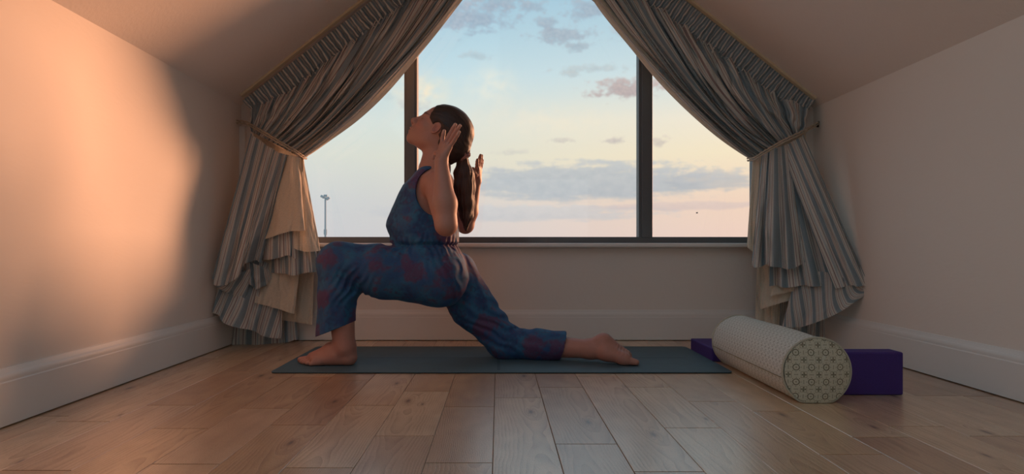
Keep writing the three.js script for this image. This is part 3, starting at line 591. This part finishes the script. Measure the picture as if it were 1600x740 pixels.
// tapered capsule
function cone(a, b, ra, rb) {
  const bax = b.x - a.x, bay = b.y - a.y, baz = b.z - a.z, l2 = bax * bax + bay * bay + baz * baz, rr = ra - rb, a2 = l2 - rr * rr, il2 = 1 / l2;
  return (x, y, z) => {
    const px = x - a.x, py = y - a.y, pz = z - a.z, yy = px * bax + py * bay + pz * baz, zz = yy - l2;
    const qx = px * l2 - bax * yy, qy = py * l2 - bay * yy, qz = pz * l2 - baz * yy, x2 = qx * qx + qy * qy + qz * qz, y2 = yy * yy * l2, z2 = zz * zz * l2;
    const k = Math.sign(rr) * rr * rr * x2;
    if (Math.sign(zz) * a2 * z2 > k) return Math.sqrt(x2 + z2) * il2 - rb;
    if (Math.sign(yy) * a2 * y2 < k) return Math.sqrt(x2 + y2) * il2 - ra;
    return (Math.sqrt(x2 * a2 * il2) + yy * rr) * il2 - ra;
  };
}
const ball = (c, r) => (x, y, z) => Math.hypot(x - c.x, y - c.y, z - c.z) - r;
const ell = (cx, cy, cz, rx, ry, rz) => (x, y, z) => { const a = (x - cx) / rx, b = (y - cy) / ry, c = (z - cz) / rz, k0 = Math.hypot(a, b, c), k1 = Math.hypot(a / rx, b / ry, c / rz); return k1 < 1e-9 ? -Math.min(rx, ry, rz) : k0 * (k0 - 1) / k1; };
// trunk: a stack of upright oval slices [photo row, middle column, half depth in columns, half width in metres] in the plane of the spine
const SPINE = 2.70;
function stack(rows, grow = 0) {
  const Y = rows.map((r) => at(0, r[0], SPINE).y), X = rows.map((r) => at(r[1], 0, SPINE).x), A = rows.map((r) => r[2] / 1000 * SPINE + grow), Bz = rows.map((r) => r[3] + grow), n = rows.length;
  const cr = (v, i, t) => { const a = v[Math.max(0, i - 1)], b = v[i], c = v[i + 1], d = v[Math.min(n - 1, i + 2)]; return b + 0.5 * t * (c - a + t * (2 * a - 5 * b + 4 * c - d + t * (3 * (b - c) + d - a))); };
  return (x, y, z) => {
    let i = 0; const yy = clamp(y, Y[n - 1], Y[0]); while (i < n - 2 && yy < Y[i + 1]) i++;
    const t = (yy - Y[i]) / (Y[i + 1] - Y[i]), cx = cr(X, i, t), a = Math.max(0.01, cr(A, i, t)), b = Math.max(0.01, cr(Bz, i, t));
    const u = (x - cx) / a, w = (z + SPINE) / b, k0 = Math.hypot(u, w), k1 = Math.hypot(u / a, w / b), d = k1 < 1e-9 ? -Math.min(a, b) : k0 * (k0 - 1) / k1;
    return smax(d, Math.max(y - Y[0], Y[n - 1] - y), 0.02);
  };
}
const J = {   // joints
  hipL: at(688, 432, 2.62), kneeL: at(528, 411, 2.585), ankleL: at(538, 541, 2.565),
  hipR: at(708, 428, 2.78), kneeR: at(787, 535, 2.73), ankleR: at(922, 545, 2.62),
  neck: at(676, 262, 2.70), shL: at(682, 288, 2.545), elL: at(697, 351, 2.34), wrL: at(689.5, 254, 2.40),
  shR: at(690, 286, 2.86), elR: at(727, 351, 2.98), wrR: at(743, 284, 2.95),
};
// ---- head, in its own axes: f forward along the gaze, u up through the crown, s sideways; unit 2.7 mm
const HC = at(690, 203, 2.70), HS = 0.0027, HF = [-0.81, 0.586], HU = [0.586, 0.81];
const toHead = (x, y, z) => { const a = x - HC.x, b = y - HC.y; return [(a * HF[0] + b * HF[1]) / HS, (a * HU[0] + b * HU[1]) / HS, (z - HC.z) / HS]; };
const fromHead = (f, u, s) => new THREE.Vector3(HC.x + (f * HF[0] + u * HU[0]) * HS, HC.y + (f * HF[1] + u * HU[1]) * HS, HC.z + s * HS);
const V = (x, y, z) => new THREE.Vector3(x, y, z);
const cranium = ell(-6, 7, 0, 41, 32, 27.5), faceE = ell(14, -17, 0, 23.5, 26, 20), jaw = cone(V(2, -24, 0), V(29, -38, 0), 15, 6.5), jawSide = ell(4, -24, 0, 17, 16, 20.5);
const muzzle = ell(29, -27, 0, 11.5, 10.5, 11), chin = ball(V(30.5, -38.5, 0), 6.6), brow = ell(27.5, 5, 0, 9, 5, 17);
const noseB = cone(V(35, 1, 0), V(43.5, -12.5, 0), 2.3, 3.7), noseTip = ball(V(44.6, -13.8, 0), 3.7), noseW = ell(40, -16, 0, 5, 3, 5.6), columella = cone(V(43, -17, 0), V(39.5, -20.5, 0), 2, 2.4);
const lipU = ell(39.2, -25.6, 0, 3.1, 2.1, 8), lipL = ell(38.2, -30.2, 0, 3.2, 2.3, 7.4), mouthCut = ell(42.5, -27.9, 0, 4, 0.75, 9);
const headSDF = (x, y, z) => {
  const [f, u, s0] = toHead(x, y, z), s = Math.abs(s0);
  const far = Math.hypot(f + 2, u + 2, s0) - 62; if (far > 14) return far * HS;
  let d = smin(cranium(f, u, s0), faceE(f, u, s0), 10);
  d = smin(d, jaw(f, u, s0), 8); d = smin(d, jawSide(f, u, s0), 9); d = smin(d, muzzle(f, u, s0), 7); d = smin(d, chin(f, u, s0), 6); d = smin(d, brow(f, u, s0), 6);
  d = smin(d, ell(24, -12, 13, 9, 7, 7)(f, u, s), 7);                                        // cheek
  d = smax(d, -ell(38, -2.5, 12, 7.5, 4.6, 7.5)(f, u, s), 5);                                  // socket
  d = smin(d, ell(28.2, -2.6, 11.6, 6.2, 4.6, 6.2)(f, u, s), 2.2);                             // closed lid over the eye
  d = smin(d, noseB(f, u, s0), 4.5); d = smin(d, noseTip(f, u, s0), 3); d = smin(d, noseW(f, u, s0), 2.6); d = smin(d, columella(f, u, s0), 3);
  d = smax(d, -ell(43, -17.8, 2.6, 1.9, 1.4, 1.3)(f, u, s), 0.8);
  d = smin(d, lipU(f, u, s0), 2.4); d = smin(d, lipL(f, u, s0), 2.2); d = smax(d, -mouthCut(f, u, s0), 1.2);
  // ear: rim, bowl and lobe
  const ex = f - 3.5, ey = u + 5.5, rot = 0.22, ek = 1.22, ef = (ex * Math.cos(rot) + ey * Math.sin(rot)) * ek, eu = (-ex * Math.sin(rot) + ey * Math.cos(rot)) * ek, es = (s - 26.5) * 1.1 + ef * 0.28;
  const rr = Math.hypot(ef / 5.6, eu / 9.6) - 1, rim = Math.hypot(rr * 6.6, es) - 1.5, lobe = Math.hypot(ef - 1.6, eu + 8.2, (es + 0.4) * 1.6) - 2.9, disc = Math.max(rr * 6, Math.abs(es + 1.9) - 1.0);
  const anti = Math.max(Math.hypot((Math.hypot(ef / 3.1, (eu - 1) / 6) - 1) * 3.8, es + 0.5) - 1.0, -ef - 1.5);
  let ear = smin(smin(rim, lobe, 1.6), smin(disc, anti, 1), 1.4); d = smin(d, ear, 1.6);
  return d * HS;
};
// ---- hands
const finger = (pts, r0, r1) => { const c = []; const n = pts.length - 1; for (let i = 0; i < n; i++) c.push(cone(pts[i], pts[i + 1], lerp(r0, r1, i / n), lerp(r0, r1, (i + 1) / n))); return (x, y, z) => { let d = 1e9; for (const q of c) d = smin(d, q(x, y, z), 0.003); return d; }; };
const A = (...p) => at(...p);
const handL = {
  c: at(697, 226, 2.425), r: 0.11,
  palm: [cone(A(689, 250, 2.405), A(690.5, 228, 2.447), 0.016, 0.0125), cone(A(690, 250, 2.403), A(694.5, 226, 2.435), 0.016, 0.0125), cone(A(691, 250, 2.4), A(698.5, 227.5, 2.42), 0.016, 0.012), cone(A(691.5, 250, 2.398), A(701.5, 231, 2.403), 0.015, 0.0115), cone(A(687.5, 249, 2.41), A(686, 239, 2.44), 0.015, 0.013)],
  fingers: [finger([A(690.5, 228, 2.447), A(691.5, 216, 2.45), A(692.8, 209.5, 2.45), A(694, 204.5, 2.447)], 0.0092, 0.0068),
    finger([A(694.5, 226, 2.435), A(702.5, 210.5, 2.438), A(707.5, 201, 2.436), A(711.3, 194.5, 2.43)], 0.0094, 0.0068),
    finger([A(698.5, 227.5, 2.42), A(708, 211.5, 2.417), A(713.8, 203, 2.413), A(718.6, 196.3, 2.407)], 0.0090, 0.0066),
    finger([A(701.5, 231, 2.403), A(709.3, 219.5, 2.395), A(714, 212, 2.39), A(717.5, 206, 2.385)], 0.0080, 0.0060),
    finger([A(686, 241, 2.44), A(681.5, 239, 2.452), A(678.6, 242.5, 2.455), A(677.4, 246.5, 2.452)], 0.0105, 0.0072)],
};
const handR = {
  c: at(748, 262, 2.93), r: 0.11,
  palm: [cone(A(744, 281, 2.95), A(745.5, 264, 2.90), 0.016, 0.0125), cone(A(744.5, 281, 2.95), A(747, 263, 2.915), 0.016, 0.0125), cone(A(745, 281, 2.95), A(748.5, 265, 2.935), 0.016, 0.012), cone(A(745.5, 281, 2.95), A(749.5, 267.5, 2.955), 0.015, 0.0115)],
  fingers: [finger([A(745.5, 264, 2.90), A(745.5, 257, 2.89), A(745.6, 252.5, 2.885), A(746, 249.5, 2.885)], 0.0092, 0.0068),
    finger([A(747, 263, 2.915), A(748.8, 252.5, 2.91), A(750, 246, 2.908), A(750.8, 242.5, 2.905)], 0.0094, 0.0068),
    finger([A(748.5, 265, 2.935), A(751, 254, 2.933), A(752, 247.5, 2.93), A(752.8, 243, 2.928)], 0.0090, 0.0066),
    finger([A(749.5, 267.5, 2.955), A(752, 259.5, 2.957), A(753.2, 254, 2.957), A(754, 250, 2.955)], 0.0080, 0.0060),
    finger([A(743.5, 273, 2.91), A(740.5, 268, 2.89), A(739, 263, 2.88)], 0.0105, 0.0072)],
};
const handSDF = (h) => (x, y, z) => {
  const far = Math.hypot(x - h.c.x, y - h.c.y, z - h.c.z) - h.r; if (far > 0.02) return far;
  let p = 1e9; for (const q of h.palm) p = smin(p, q(x, y, z), 0.01);
  let f = 1e9; for (const q of h.fingers) f = Math.min(f, q(x, y, z));
  return smin(p, f, 0.006);
};
const hL = handSDF(handL), hR = handSDF(handR);
// ---- feet
const FY = (px, d, y) => V((px - 779) / 1000 * d, y, -d), G = 0.0062;
const footLParts = [cone(FY(546, 2.565, G + 0.03), FY(541, 2.565, 0.07), 0.031, 0.038), cone(J.ankleL, FY(517, 2.575, 0.062), 0.038, 0.03), cone(FY(517, 2.575, 0.058), FY(488, 2.595, G + 0.024), 0.03, 0.021), cone(FY(543, 2.56, G + 0.025), FY(492, 2.545, G + 0.019), 0.026, 0.017), cone(FY(525, 2.56, 0.045), FY(490, 2.57, G + 0.022), 0.03, 0.02)];
const toesL = [[466.5, 2.603, 490, 2.598, 0.0125, 0.017], [468.5, 2.58, 488, 2.58, 0.0095, 0.014], [472, 2.563, 490, 2.566, 0.009, 0.013], [477, 2.547, 493, 2.553, 0.0085, 0.0125], [483, 2.533, 498, 2.541, 0.0085, 0.013]]
  .map(([tx, td, bx, bd, tr, br]) => cone(FY(bx, bd, G + br), FY(tx + 3, td, G + tr), br, tr));
const footRParts = [cone(J.ankleR, at(943, 534, 2.61), 0.036, 0.034), cone(J.ankleR, FY(950, 2.585, 0.05), 0.036, 0.032), cone(at(943, 535, 2.61), FY(976, 2.60, 0.036), 0.034, 0.026), cone(FY(948, 2.58, 0.052), FY(976, 2.556, G + 0.024), 0.032, 0.023), cone(FY(974, 2.556, G + 0.023), FY(978, 2.605, G + 0.022), 0.022, 0.02)];
const toesR = [[997, 2.543, 978, 2.552, 0.0125, 0.018], [998, 2.563, 980, 2.567, 0.0098, 0.015], [996, 2.58, 980, 2.58, 0.009, 0.014], [993, 2.595, 979, 2.594, 0.0085, 0.013], [989, 2.61, 978, 2.607, 0.0085, 0.012]]
  .map(([tx, td, bx, bd, tr, br]) => cone(FY(bx, bd, G + br + 0.003), FY(tx - 3, td, G + tr), br, tr));
const footSDF = (parts, toes, c) => (x, y, z) => {
  const far = Math.hypot(x - c.x, y - c.y, z - c.z) - 0.17; if (far > 0.03) return far;
  let d = 1e9; for (const q of parts) d = smin(d, q(x, y, z), 0.018);
  let t = 1e9; for (const q of toes) t = Math.min(t, q(x, y, z));
  d = smin(d, t, 0.006);
  return smax(d, G - y, 0.004);
};
const fL = footSDF(footLParts, toesL, FY(512, 2.57, 0.04)), fR0 = footSDF(footRParts, toesR, FY(960, 2.59, 0.05));
const fR = (x, y, z) => fR0(x, y, z) + 0.0006 * Math.sin(((x * 0.75 - y * 0.66) * 2 * Math.PI) / 0.013) * sstep(0.005, 0.03, x - FY(955, 2.58, 0).x) * sstep(0.03, 0.05, y);   // wrinkled sole
// ---- trunk and limbs
const skinTrunk = stack([[262, 676, 17, 0.05], [270, 674, 21, 0.10], [279, 673, 26, 0.145], [292, 669, 32, 0.155], [312, 666, 38, 0.148], [335, 663, 42, 0.138], [360, 664, 42, 0.13], [385, 668, 42, 0.135], [420, 684, 38, 0.165], [450, 690, 30, 0.15]]);
const limbs = [
  [cone(J.neck, fromHead(-9, -22, 0), 0.056, 0.052), 0.03], [cone(at(684, 262, 2.70), J.shL, 0.042, 0.045), 0.03], [cone(at(686, 262, 2.70), J.shR, 0.042, 0.045), 0.03],
  [cone(J.shL, J.elL, 0.052, 0.040), 0.03], [cone(J.shR, J.elR, 0.052, 0.040), 0.03],
  [cone(J.hipL, J.kneeL, 0.092, 0.058), 0.03], [cone(J.kneeL, at(532, 470, 2.575), 0.056, 0.054), 0.02], [cone(at(532, 470, 2.575), J.ankleL, 0.054, 0.042), 0.02],
  [cone(J.hipR, J.kneeR, 0.088, 0.056), 0.03], [cone(J.kneeR, at(850, 540, 2.69), 0.052, 0.05), 0.02], [cone(at(850, 540, 2.69), J.ankleR, 0.048, 0.037), 0.02],
];
const foreL1 = cone(J.elL, at(695, 318, 2.355), 0.040, 0.0435), foreL2 = cone(at(695, 318, 2.355), J.wrL, 0.0425, 0.0245), foreR1 = cone(J.elR, at(732, 330, 2.97), 0.040, 0.042), foreR2 = cone(at(732, 330, 2.97), J.wrR, 0.042, 0.0245);
const bodySDF = (x, y, z) => {
  let d = skinTrunk(x, y, z);
  for (const [q, k] of limbs) d = smin(d, q(x, y, z), k);
  const h = headSDF(x, y, z); d = smin(d, h, 0.018);
  let a = smin(smin(foreL1(x, y, z), foreL2(x, y, z), 0.02), hL(x, y, z), 0.014); d = smin(d, a, 0.012);
  a = smin(smin(foreR1(x, y, z), foreR2(x, y, z), 0.02), hR(x, y, z), 0.014); d = smin(d, a, 0.012);
  d = smin(d, fL(x, y, z), 0.016); d = smin(d, fR(x, y, z), 0.016);
  return d;
};
// ---- jumpsuit
const suitTrunk = stack([[258, 670, 10, 0.06], [266, 671, 18, 0.105], [273, 672, 24, 0.14], [281, 671, 29.5, 0.158], [290, 667, 36, 0.168], [310, 663, 42.5, 0.163], [330, 661, 50, 0.157], [350, 660, 56, 0.158], [359, 661.5, 56, 0.16], [368, 663, 54, 0.158], [377, 664, 53, 0.155], [382, 664, 50.5, 0.15], [392, 665.5, 54, 0.156], [406, 671, 54, 0.165], [425, 681, 45, 0.178], [448, 688, 36, 0.165], [468, 692, 22, 0.12]]);
const suitLegs = [
  [cone(at(686, 434, 2.625), at(600, 424, 2.605), 0.119, 0.106), 0.03], [cone(at(600, 424, 2.605), at(529, 411, 2.585), 0.106, 0.083), 0.03],
  [cone(at(529, 411, 2.585), at(528, 455, 2.58), 0.079, 0.075), 0.02], [cone(at(528, 455, 2.58), at(524, 530, 2.575), 0.075, 0.076), 0.02],
  [ball(at(684, 434, 2.64), 0.104), 0.03],
  [cone(at(709, 430, 2.78), at(738, 478, 2.76), 0.106, 0.092), 0.03], [cone(at(738, 478, 2.76), at(789, 535, 2.73), 0.092, 0.071), 0.03],
  [cone(at(789, 536, 2.73), at(840, 538.5, 2.70), 0.067, 0.063), 0.025], [cone(at(840, 538.5, 2.70), at(895, 540, 2.66), 0.063, 0.06), 0.02],
];
const hemL = { n: V(0.37, -0.93, 0).normalize(), p: at(525, 513, 2.58) }, hemR = { n: V(0.97, -0.24, 0).normalize(), p: at(879.5, 541, 2.665) };
const plane = (h, x, y, z) => (x - h.p.x) * h.n.x + (y - h.p.y) * h.n.y + (z - h.p.z) * h.n.z;
const waistY = at(0, 383, SPINE).y, blouseY = at(0, 372, SPINE).y, armC = at(679, 300, 2.6);
const pxOf = (x, y, z) => [779 + x / -z * 1000, 386 - (y - EYE) / -z * 1000];
const suitOuter = (x, y, z) => {
  const trunk = suitTrunk(x, y, z);
  let legs = 1e9, legF = suitLegs[0][0](x, y, z), legB = 1e9;
  for (let i = 0; i < 5; i++) legs = smin(legs, suitLegs[i][0](x, y, z), 0.03);
  for (let i = 5; i < 9; i++) legB = smin(legB, suitLegs[i][0](x, y, z), 0.03);
  let d = smin(trunk, legs, 0.03); d = smin(d, legB, 0.016);
  if (d > 0.05 || d < -0.06) return d;
  // cloth: gathers at the waist, blousing, pulls at hip and knees, fine drape
  const ang = Math.atan2(z + SPINE, x - at(664, 0, SPINE).x), wv = y - waistY;
  const onTrunk = sstep(at(598, 0, SPINE).x, at(612, 0, SPINE).x, x), gather = onTrunk * Math.exp(-(wv * wv) / (2 * 0.028 * 0.028));
  d += gather * 0.0026 * Math.sin(ang * 34 + 3 * n3(x * 9, y * 9, z * 9)) + onTrunk * 0.0075 * Math.exp(-(wv * wv) / (2 * 0.0055 * 0.0055));
  d -= 0.004 * gather * n3(x * 16, y * 30, z * 16);
  const hx = x - at(712, 415, 2.62).x, hy = y - at(712, 415, 2.62).y, hipPull = Math.exp(-(hx * hx + hy * hy) / (2 * 0.075 * 0.075));
  d += hipPull * 0.0022 * Math.sin((hx * 0.93 + hy * 0.36) * 190 + 2.2 * n3(x * 10, y * 10, z * 7));
  const kx = x - at(790, 500, 2.74).x, ky = y - at(790, 500, 2.74).y, kneePull = Math.exp(-(kx * kx / (2 * 0.13 * 0.13) + ky * ky / (2 * 0.075 * 0.075)));
  d += kneePull * 0.0042 * Math.sin((kx * 0.5 + ky * 1.25) * 120 + 2.6 * n3(x * 8, y * 8, z * 6));
  const ux = x - at(556, 448, 2.58).x, uy = y - at(556, 448, 2.58).y, backKnee = Math.exp(-(ux * ux + uy * uy) / (2 * 0.05 * 0.05));
  d += backKnee * 0.004 * Math.sin((ux * 1.1 - uy * 0.7) * 170 + 2 * n3(x * 9, y * 9, z * 9));
  const low = sstep(at(0, 440, 2.58).y, at(0, 500, 2.58).y, y) * (x < at(575, 0, 2.58).x ? 1 : 0);
  d += low * 0.002 * Math.sin(Math.atan2(z + 2.578, x - at(527, 0, 2.58).x) * 7 + 20 * y);
  d += 0.0022 * n3(x * 9, y * 9, z * 9) + 0.0003 * n3(x * 34, y * 34, z * 34);
  return d;
};
const suitSDF = (x, y, z) => {
  let d = suitOuter(x, y, z);
  if (d > 0.06) return d;
  const pl = plane(hemL, x, y, z), pr = plane(hemR, x, y, z), isL = x < at(585, 0, 2.58).x, isR = x > at(770, 0, 2.7).x;
  const hollow = d + 0.009;
  if (isL) d = Math.max(d, pl); if (isR) d = Math.max(d, pr);
  // hollow legs towards the hems
  if (isL && pl > -0.07) d = Math.max(d, -hollow);
  if (isR && pr > -0.06) d = Math.max(d, -hollow);
  // armholes and neckline
  if (y > at(0, 350, SPINE).y) {
    const side = Math.abs(z + SPINE), ax = (x - at(683, 0, 2.60).x) / 0.079, ay = (y - at(0, 300, 2.60).y) / 0.098;
    const hole = (1 - Math.hypot(ax, ay)) * 0.085;
    const cut = Math.min(hole, side - 0.085);
    d = smax(d, cut, 0.004);
    const neckCut = (y - at(0, 274, SPINE).y) - Math.max(0, Math.abs(z + SPINE) - 0.05) * 0.9 + 0.0 * x;
    d = smax(d, Math.min(neckCut, 0.105 - side + 0.02), 0.004);
    d = Math.max(d, y - at(0, 263, SPINE).y);
  }
  return smax(d, 0.0063 - y, 0.003);
};
// ---- hair
const hairCap = ell(-8, 7.5, 0, 42.5, 35.5, 31), hairBack = ell(-28, -12, 0, 24, 27, 26), hairNape = cone(V(-26, -22, 0), V(-35, -33, 0), 14, 7), hairKnot = cone(V(-38, -6, 0), V(-51, -11, 0), 15, 6.5);
const hairSDF = (x, y, z) => {
  const [f, u, s0] = toHead(x, y, z), s = Math.abs(s0);
  const far = Math.hypot(f + 15, u + 2, s0) - 62; if (far > 12) return far * HS;
  let d = smin(hairCap(f, u, s0), hairBack(f, u, s0), 9); d = smin(d, hairNape(f, u, s0), 8); d = smin(d, hairKnot(f, u, s0), 9);
  // hairline: brow, temple, round the ear, nape
  const line = u > 3 ? lerp(24.5, 29, clamp((u - 3) / 24)) : lerp(24.5, 6, clamp((3 - u) / 9));
  let cut = f - line;
  if (u < -4) cut = Math.max(cut, f - lerp(6, -9, clamp((-4 - u) / 10)));
  const earGap = Math.hypot((f - 3.5) / 8, (u + 6) / 10.5); cut = Math.max(cut, (1 - earGap) * 6);
  d = smax(d, cut * 0.8, 3.5);
  // combed strands running back to the tie
  const ang = Math.atan2(s0, u + 8), run = f * 0.05;
  d += 0.07 * Math.sin(ang * 58 + 3 * n3(f * 0.05, u * 0.05, s0 * 0.05) + run) + 0.4 * n3(f * 0.03, u * 0.1, s0 * 0.1);
  return d * HS * 0.9;
};
const tailPts = [[725, 244, 2.715, 5], [723, 254, 2.72, 8.5], [724.5, 272, 2.725, 15], [726, 292, 2.725, 16.5], [727, 315, 2.725, 14], [729, 338, 2.725, 9.5], [728, 358, 2.725, 2.5]];
const tailCones = []; for (let i = 0; i < tailPts.length - 1; i++) { const a = tailPts[i], b = tailPts[i + 1]; tailCones.push(cone(at(a[0], a[1], a[2]), at(b[0], b[1], b[2]), a[3] * 0.0027, b[3] * 0.0027)); }
const tailSDF = (x, y, z) => {
  let d = 1e9; for (const q of tailCones) d = smin(d, q(x, y, z), 0.014);
  if (d > 0.03) return d;
  const cx = at(725.5, 0, 2.72).x, ang = Math.atan2(z + 2.722, x - cx);
  d += 0.0009 * Math.sin(ang * 11 + 16 * y + 4 * n3(x * 10, y * 8, z * 10)) + 0.0006 * Math.sin(ang * 33 + 9 * y + 3 * n3(x * 12, y * 9, z * 12)) + 0.003 * n3(x * 18, y * 9, z * 18);
  return d;
};

{
  const base = V(-0.25, G, -2.66);
  const woman = thing('person', 'woman in blue and maroon jumpsuit lunging on the mat, head tipped back', 'person', [base.x, base.y, base.z]);
  const place = (g) => g.translate(-base.x, -base.y, -base.z);
  const skinC = lin(182, 134, 116), pinkC = lin(184, 120, 108), lipC = lin(176, 100, 96), darkC = lin(70, 46, 38), nailC = lin(222, 178, 160);
  const tips = [[A(694, 204.5, 2.447)], [A(711.3, 194.5, 2.43)], [A(718.6, 196.3, 2.407)], [A(717.5, 206, 2.385)]].map((q) => q[0]);
  const skinPaint = (x, y, z) => {
    let c = skinC; const blot = 0.5 + 0.5 * n3(x * 14, y * 14, z * 14), fine = 1 + 0.03 * n3(x * 90, y * 90, z * 90);
    c = mix3(c, pinkC, 0.3 * blot);
    const [f, u, s0] = toHead(x, y, z), s = Math.abs(s0);
    if (Math.hypot(f, u, s0) < 60) {
      if (f > 34) { const l = Math.max(0, 1 - Math.hypot((u + 27.9) / 5, s0 / 9)); c = mix3(c, lipC, clamp(l * 2.2)); }
      if (f > 22) {
        const b = Math.max(0, 1 - Math.hypot((u - 5.5 - 0.09 * (s - 12)) / 1.7, (s - 13) / 9)); c = mix3(c, darkC, clamp(b * 1.8) * 0.8);
        const l = Math.max(0, 1 - Math.hypot((u + 5.2 - 0.05 * (s - 12) ** 2) / 1.1, (s - 12) / 7)); c = mix3(c, darkC, clamp(l * 1.6) * 0.85);
        const ch = Math.max(0, 1 - Math.hypot((u + 13) / 12, (s - 15) / 10, (f - 28) / 14)); c = mix3(c, pinkC, ch * 0.7);
      }
      const e = Math.max(0, 1 - Math.hypot((f - 3) / 9, (u + 6) / 12, (s - 28) / 8)); c = mix3(c, pinkC, e);
    }
    for (const t of tips) { const q = Math.hypot(x - t.x, y - t.y, z - t.z); c = mix3(c, nailC, 0.5 * (1 - sstep(0.006, 0.017, q))); }
    if (y < 0.16) c = mix3(c, pinkC, 0.35);
    return c.map((q) => q * fine);
  };
  const skin = new THREE.MeshPhysicalMaterial({ vertexColors: true, roughness: 0.52, sheen: 0.15, sheenRoughness: 0.5, sheenColor: srgb(230, 180, 160) });
  // finer grids where the detail is
  const fine = [
    [[at(625, 0, 2.7).x, at(0, 262, 2.7).y, -2.83], [at(742, 0, 2.7).x, at(0, 150, 2.7).y, -2.57], 0.0024],
    [[at(670, 0, 2.42).x, at(0, 262, 2.40).y, -2.5], [at(726, 0, 2.4).x, at(0, 182, 2.40).y, -2.34], 0.0022],
    [[at(730, 0, 2.93).x, at(0, 290, 2.93).y, -3.02], [at(762, 0, 2.93).x, at(0, 233, 2.93).y, -2.84], 0.0024],
    [[at(455, 0, 2.57).x, 0.0, -2.65], [at(562, 0, 2.57).x, 0.13, -2.49], 0.0028],
    [[at(925, 0, 2.57).x, 0.0, -2.68], [at(1012, 0, 2.55).x, 0.16, -2.5], 0.0028],
  ];
  const geos = fine.map(([lo, hi, c]) => surfaceNet(bodySDF, lo, hi, c));
  const inside = (x, y, z) => fine.some(([lo, hi, c]) => { const m = 0.009; return x > lo[0] + m && x < hi[0] - m && y > lo[1] + m && y < hi[1] - m && z > lo[2] + m && z < hi[2] - m; });
  geos.push(surfaceNet(bodySDF, [at(460, 0, 2.57).x, 0, -3.06], [at(1005, 0, 2.6).x, at(0, 240, 2.7).y, -2.25], 0.0055, inside));
  part('body', place(paint(mergeGeometries(geos), skinPaint)), skin, woman);

  const blueC = lin(38, 78, 124), tealC = lin(44, 102, 138), maroonC = lin(92, 42, 78), navyC = lin(32, 50, 98);
  const suitPaint = (x, y, z) => {
    const w1 = n3(x * 5.5, y * 5.5, z * 5.5), w2 = n3(x * 15 + 9, y * 15, z * 15), w3 = n3(x * 44, y * 44 + 5, z * 44), w4 = n3(x * 80, y * 80, z * 80 + 3);
    let c = mix3(blueC, tealC, clamp(0.5 + 0.8 * w2));
    const swirl = Math.sin((x + 0.5 * y) * 70 + 4 * w2 + 3 * w1), m = sstep(0.0, 0.5, w1 + 0.45 * w2 + 0.22 * w3);
    c = mix3(c, maroonC, m * 0.75);
    c = mix3(c, navyC, sstep(0.35, 0.8, -w1 + 0.4 * w3) * 0.6);
    if (Math.abs(swirl) < 0.2 && w3 > -0.2) c = mix3(c, m > 0.5 ? tealC : maroonC, 0.35);
    return c.map((q) => q * (1 + 0.1 * w4));
  };
  const suit = new THREE.MeshPhysicalMaterial({ vertexColors: true, roughness: 0.72, sheen: 0.35, sheenRoughness: 0.5, sheenColor: srgb(120, 160, 200) });
  const sg = surfaceNet(suitSDF, [at(488, 0, 2.57).x, 0.001, -2.93], [at(905, 0, 2.65).x, at(0, 255, 2.7).y, -2.42], 0.0042);
  part('jumpsuit', place(paint(sg, suitPaint)), suit, woman, 'blue and maroon patterned sleeveless jumpsuit');

  const hairM = new THREE.MeshPhysicalMaterial({ vertexColors: true, roughness: 0.52, sheen: 0.15, sheenColor: srgb(150, 110, 80) });
  const hairPaint = (x, y, z) => { const [f, u, s0] = toHead(x, y, z), k = 0.5 + 0.5 * n3(Math.atan2(s0, u + 8) * 9, f * 0.02, u * 0.02); return mix3(lin(42, 30, 27), lin(70, 50, 42), k * 0.8); };
  const tailPaint = (x, y, z) => { const k = 0.5 + 0.5 * n3(Math.atan2(z + 2.722, x - at(725.5, 0, 2.72).x) * 5, y * 2.5, 1); return mix3(lin(44, 30, 27), lin(88, 58, 46), k * 0.85); };
  const hg = paint(surfaceNet(hairSDF, [at(650, 0, 2.7).x, at(0, 262, 2.7).y, -2.83], [at(745, 0, 2.7).x, at(0, 150, 2.7).y, -2.57], 0.0026), hairPaint);
  const hair = part('hair', place(hg), hairM, woman, 'dark brown hair drawn back');
  const tg = paint(surfaceNet(tailSDF, [at(698, 0, 2.7).x, at(0, 368, 2.7).y, -2.8], [at(752, 0, 2.7).x, at(0, 236, 2.7).y, -2.64], 0.0028), tailPaint);
  part('ponytail', place(tg), hairM, hair, 'long dark brown ponytail');
  const tie = fromHead(-51, -11, 0), tubes = [];
  for (let k = 0; k < 3; k++) tubes.push(new THREE.TorusGeometry(0.018 + 0.002 * (k === 1), 0.008, 10, 40).rotateY(Math.PI / 2).rotateZ(-1.0).translate(tie.x + (k - 1) * 0.006, tie.y - (k - 1) * 0.009, tie.z));
  const sc = mergeGeometries(tubes), sp = sc.attributes.position;
  for (let i = 0; i < sp.count; i++) { const x = sp.getX(i), y = sp.getY(i), z = sp.getZ(i), q = 0.004 * n3(x * 90, y * 90, z * 90); sp.setXYZ(i, x + q, y + q * 0.6, z + q); }
  sc.computeVertexNormals();
  part('hair_tie', place(sc), mat(srgb(164, 120, 112), 0.8), hair, 'dusty pink cloth hair tie');
}
renderer.render(scene, camera);
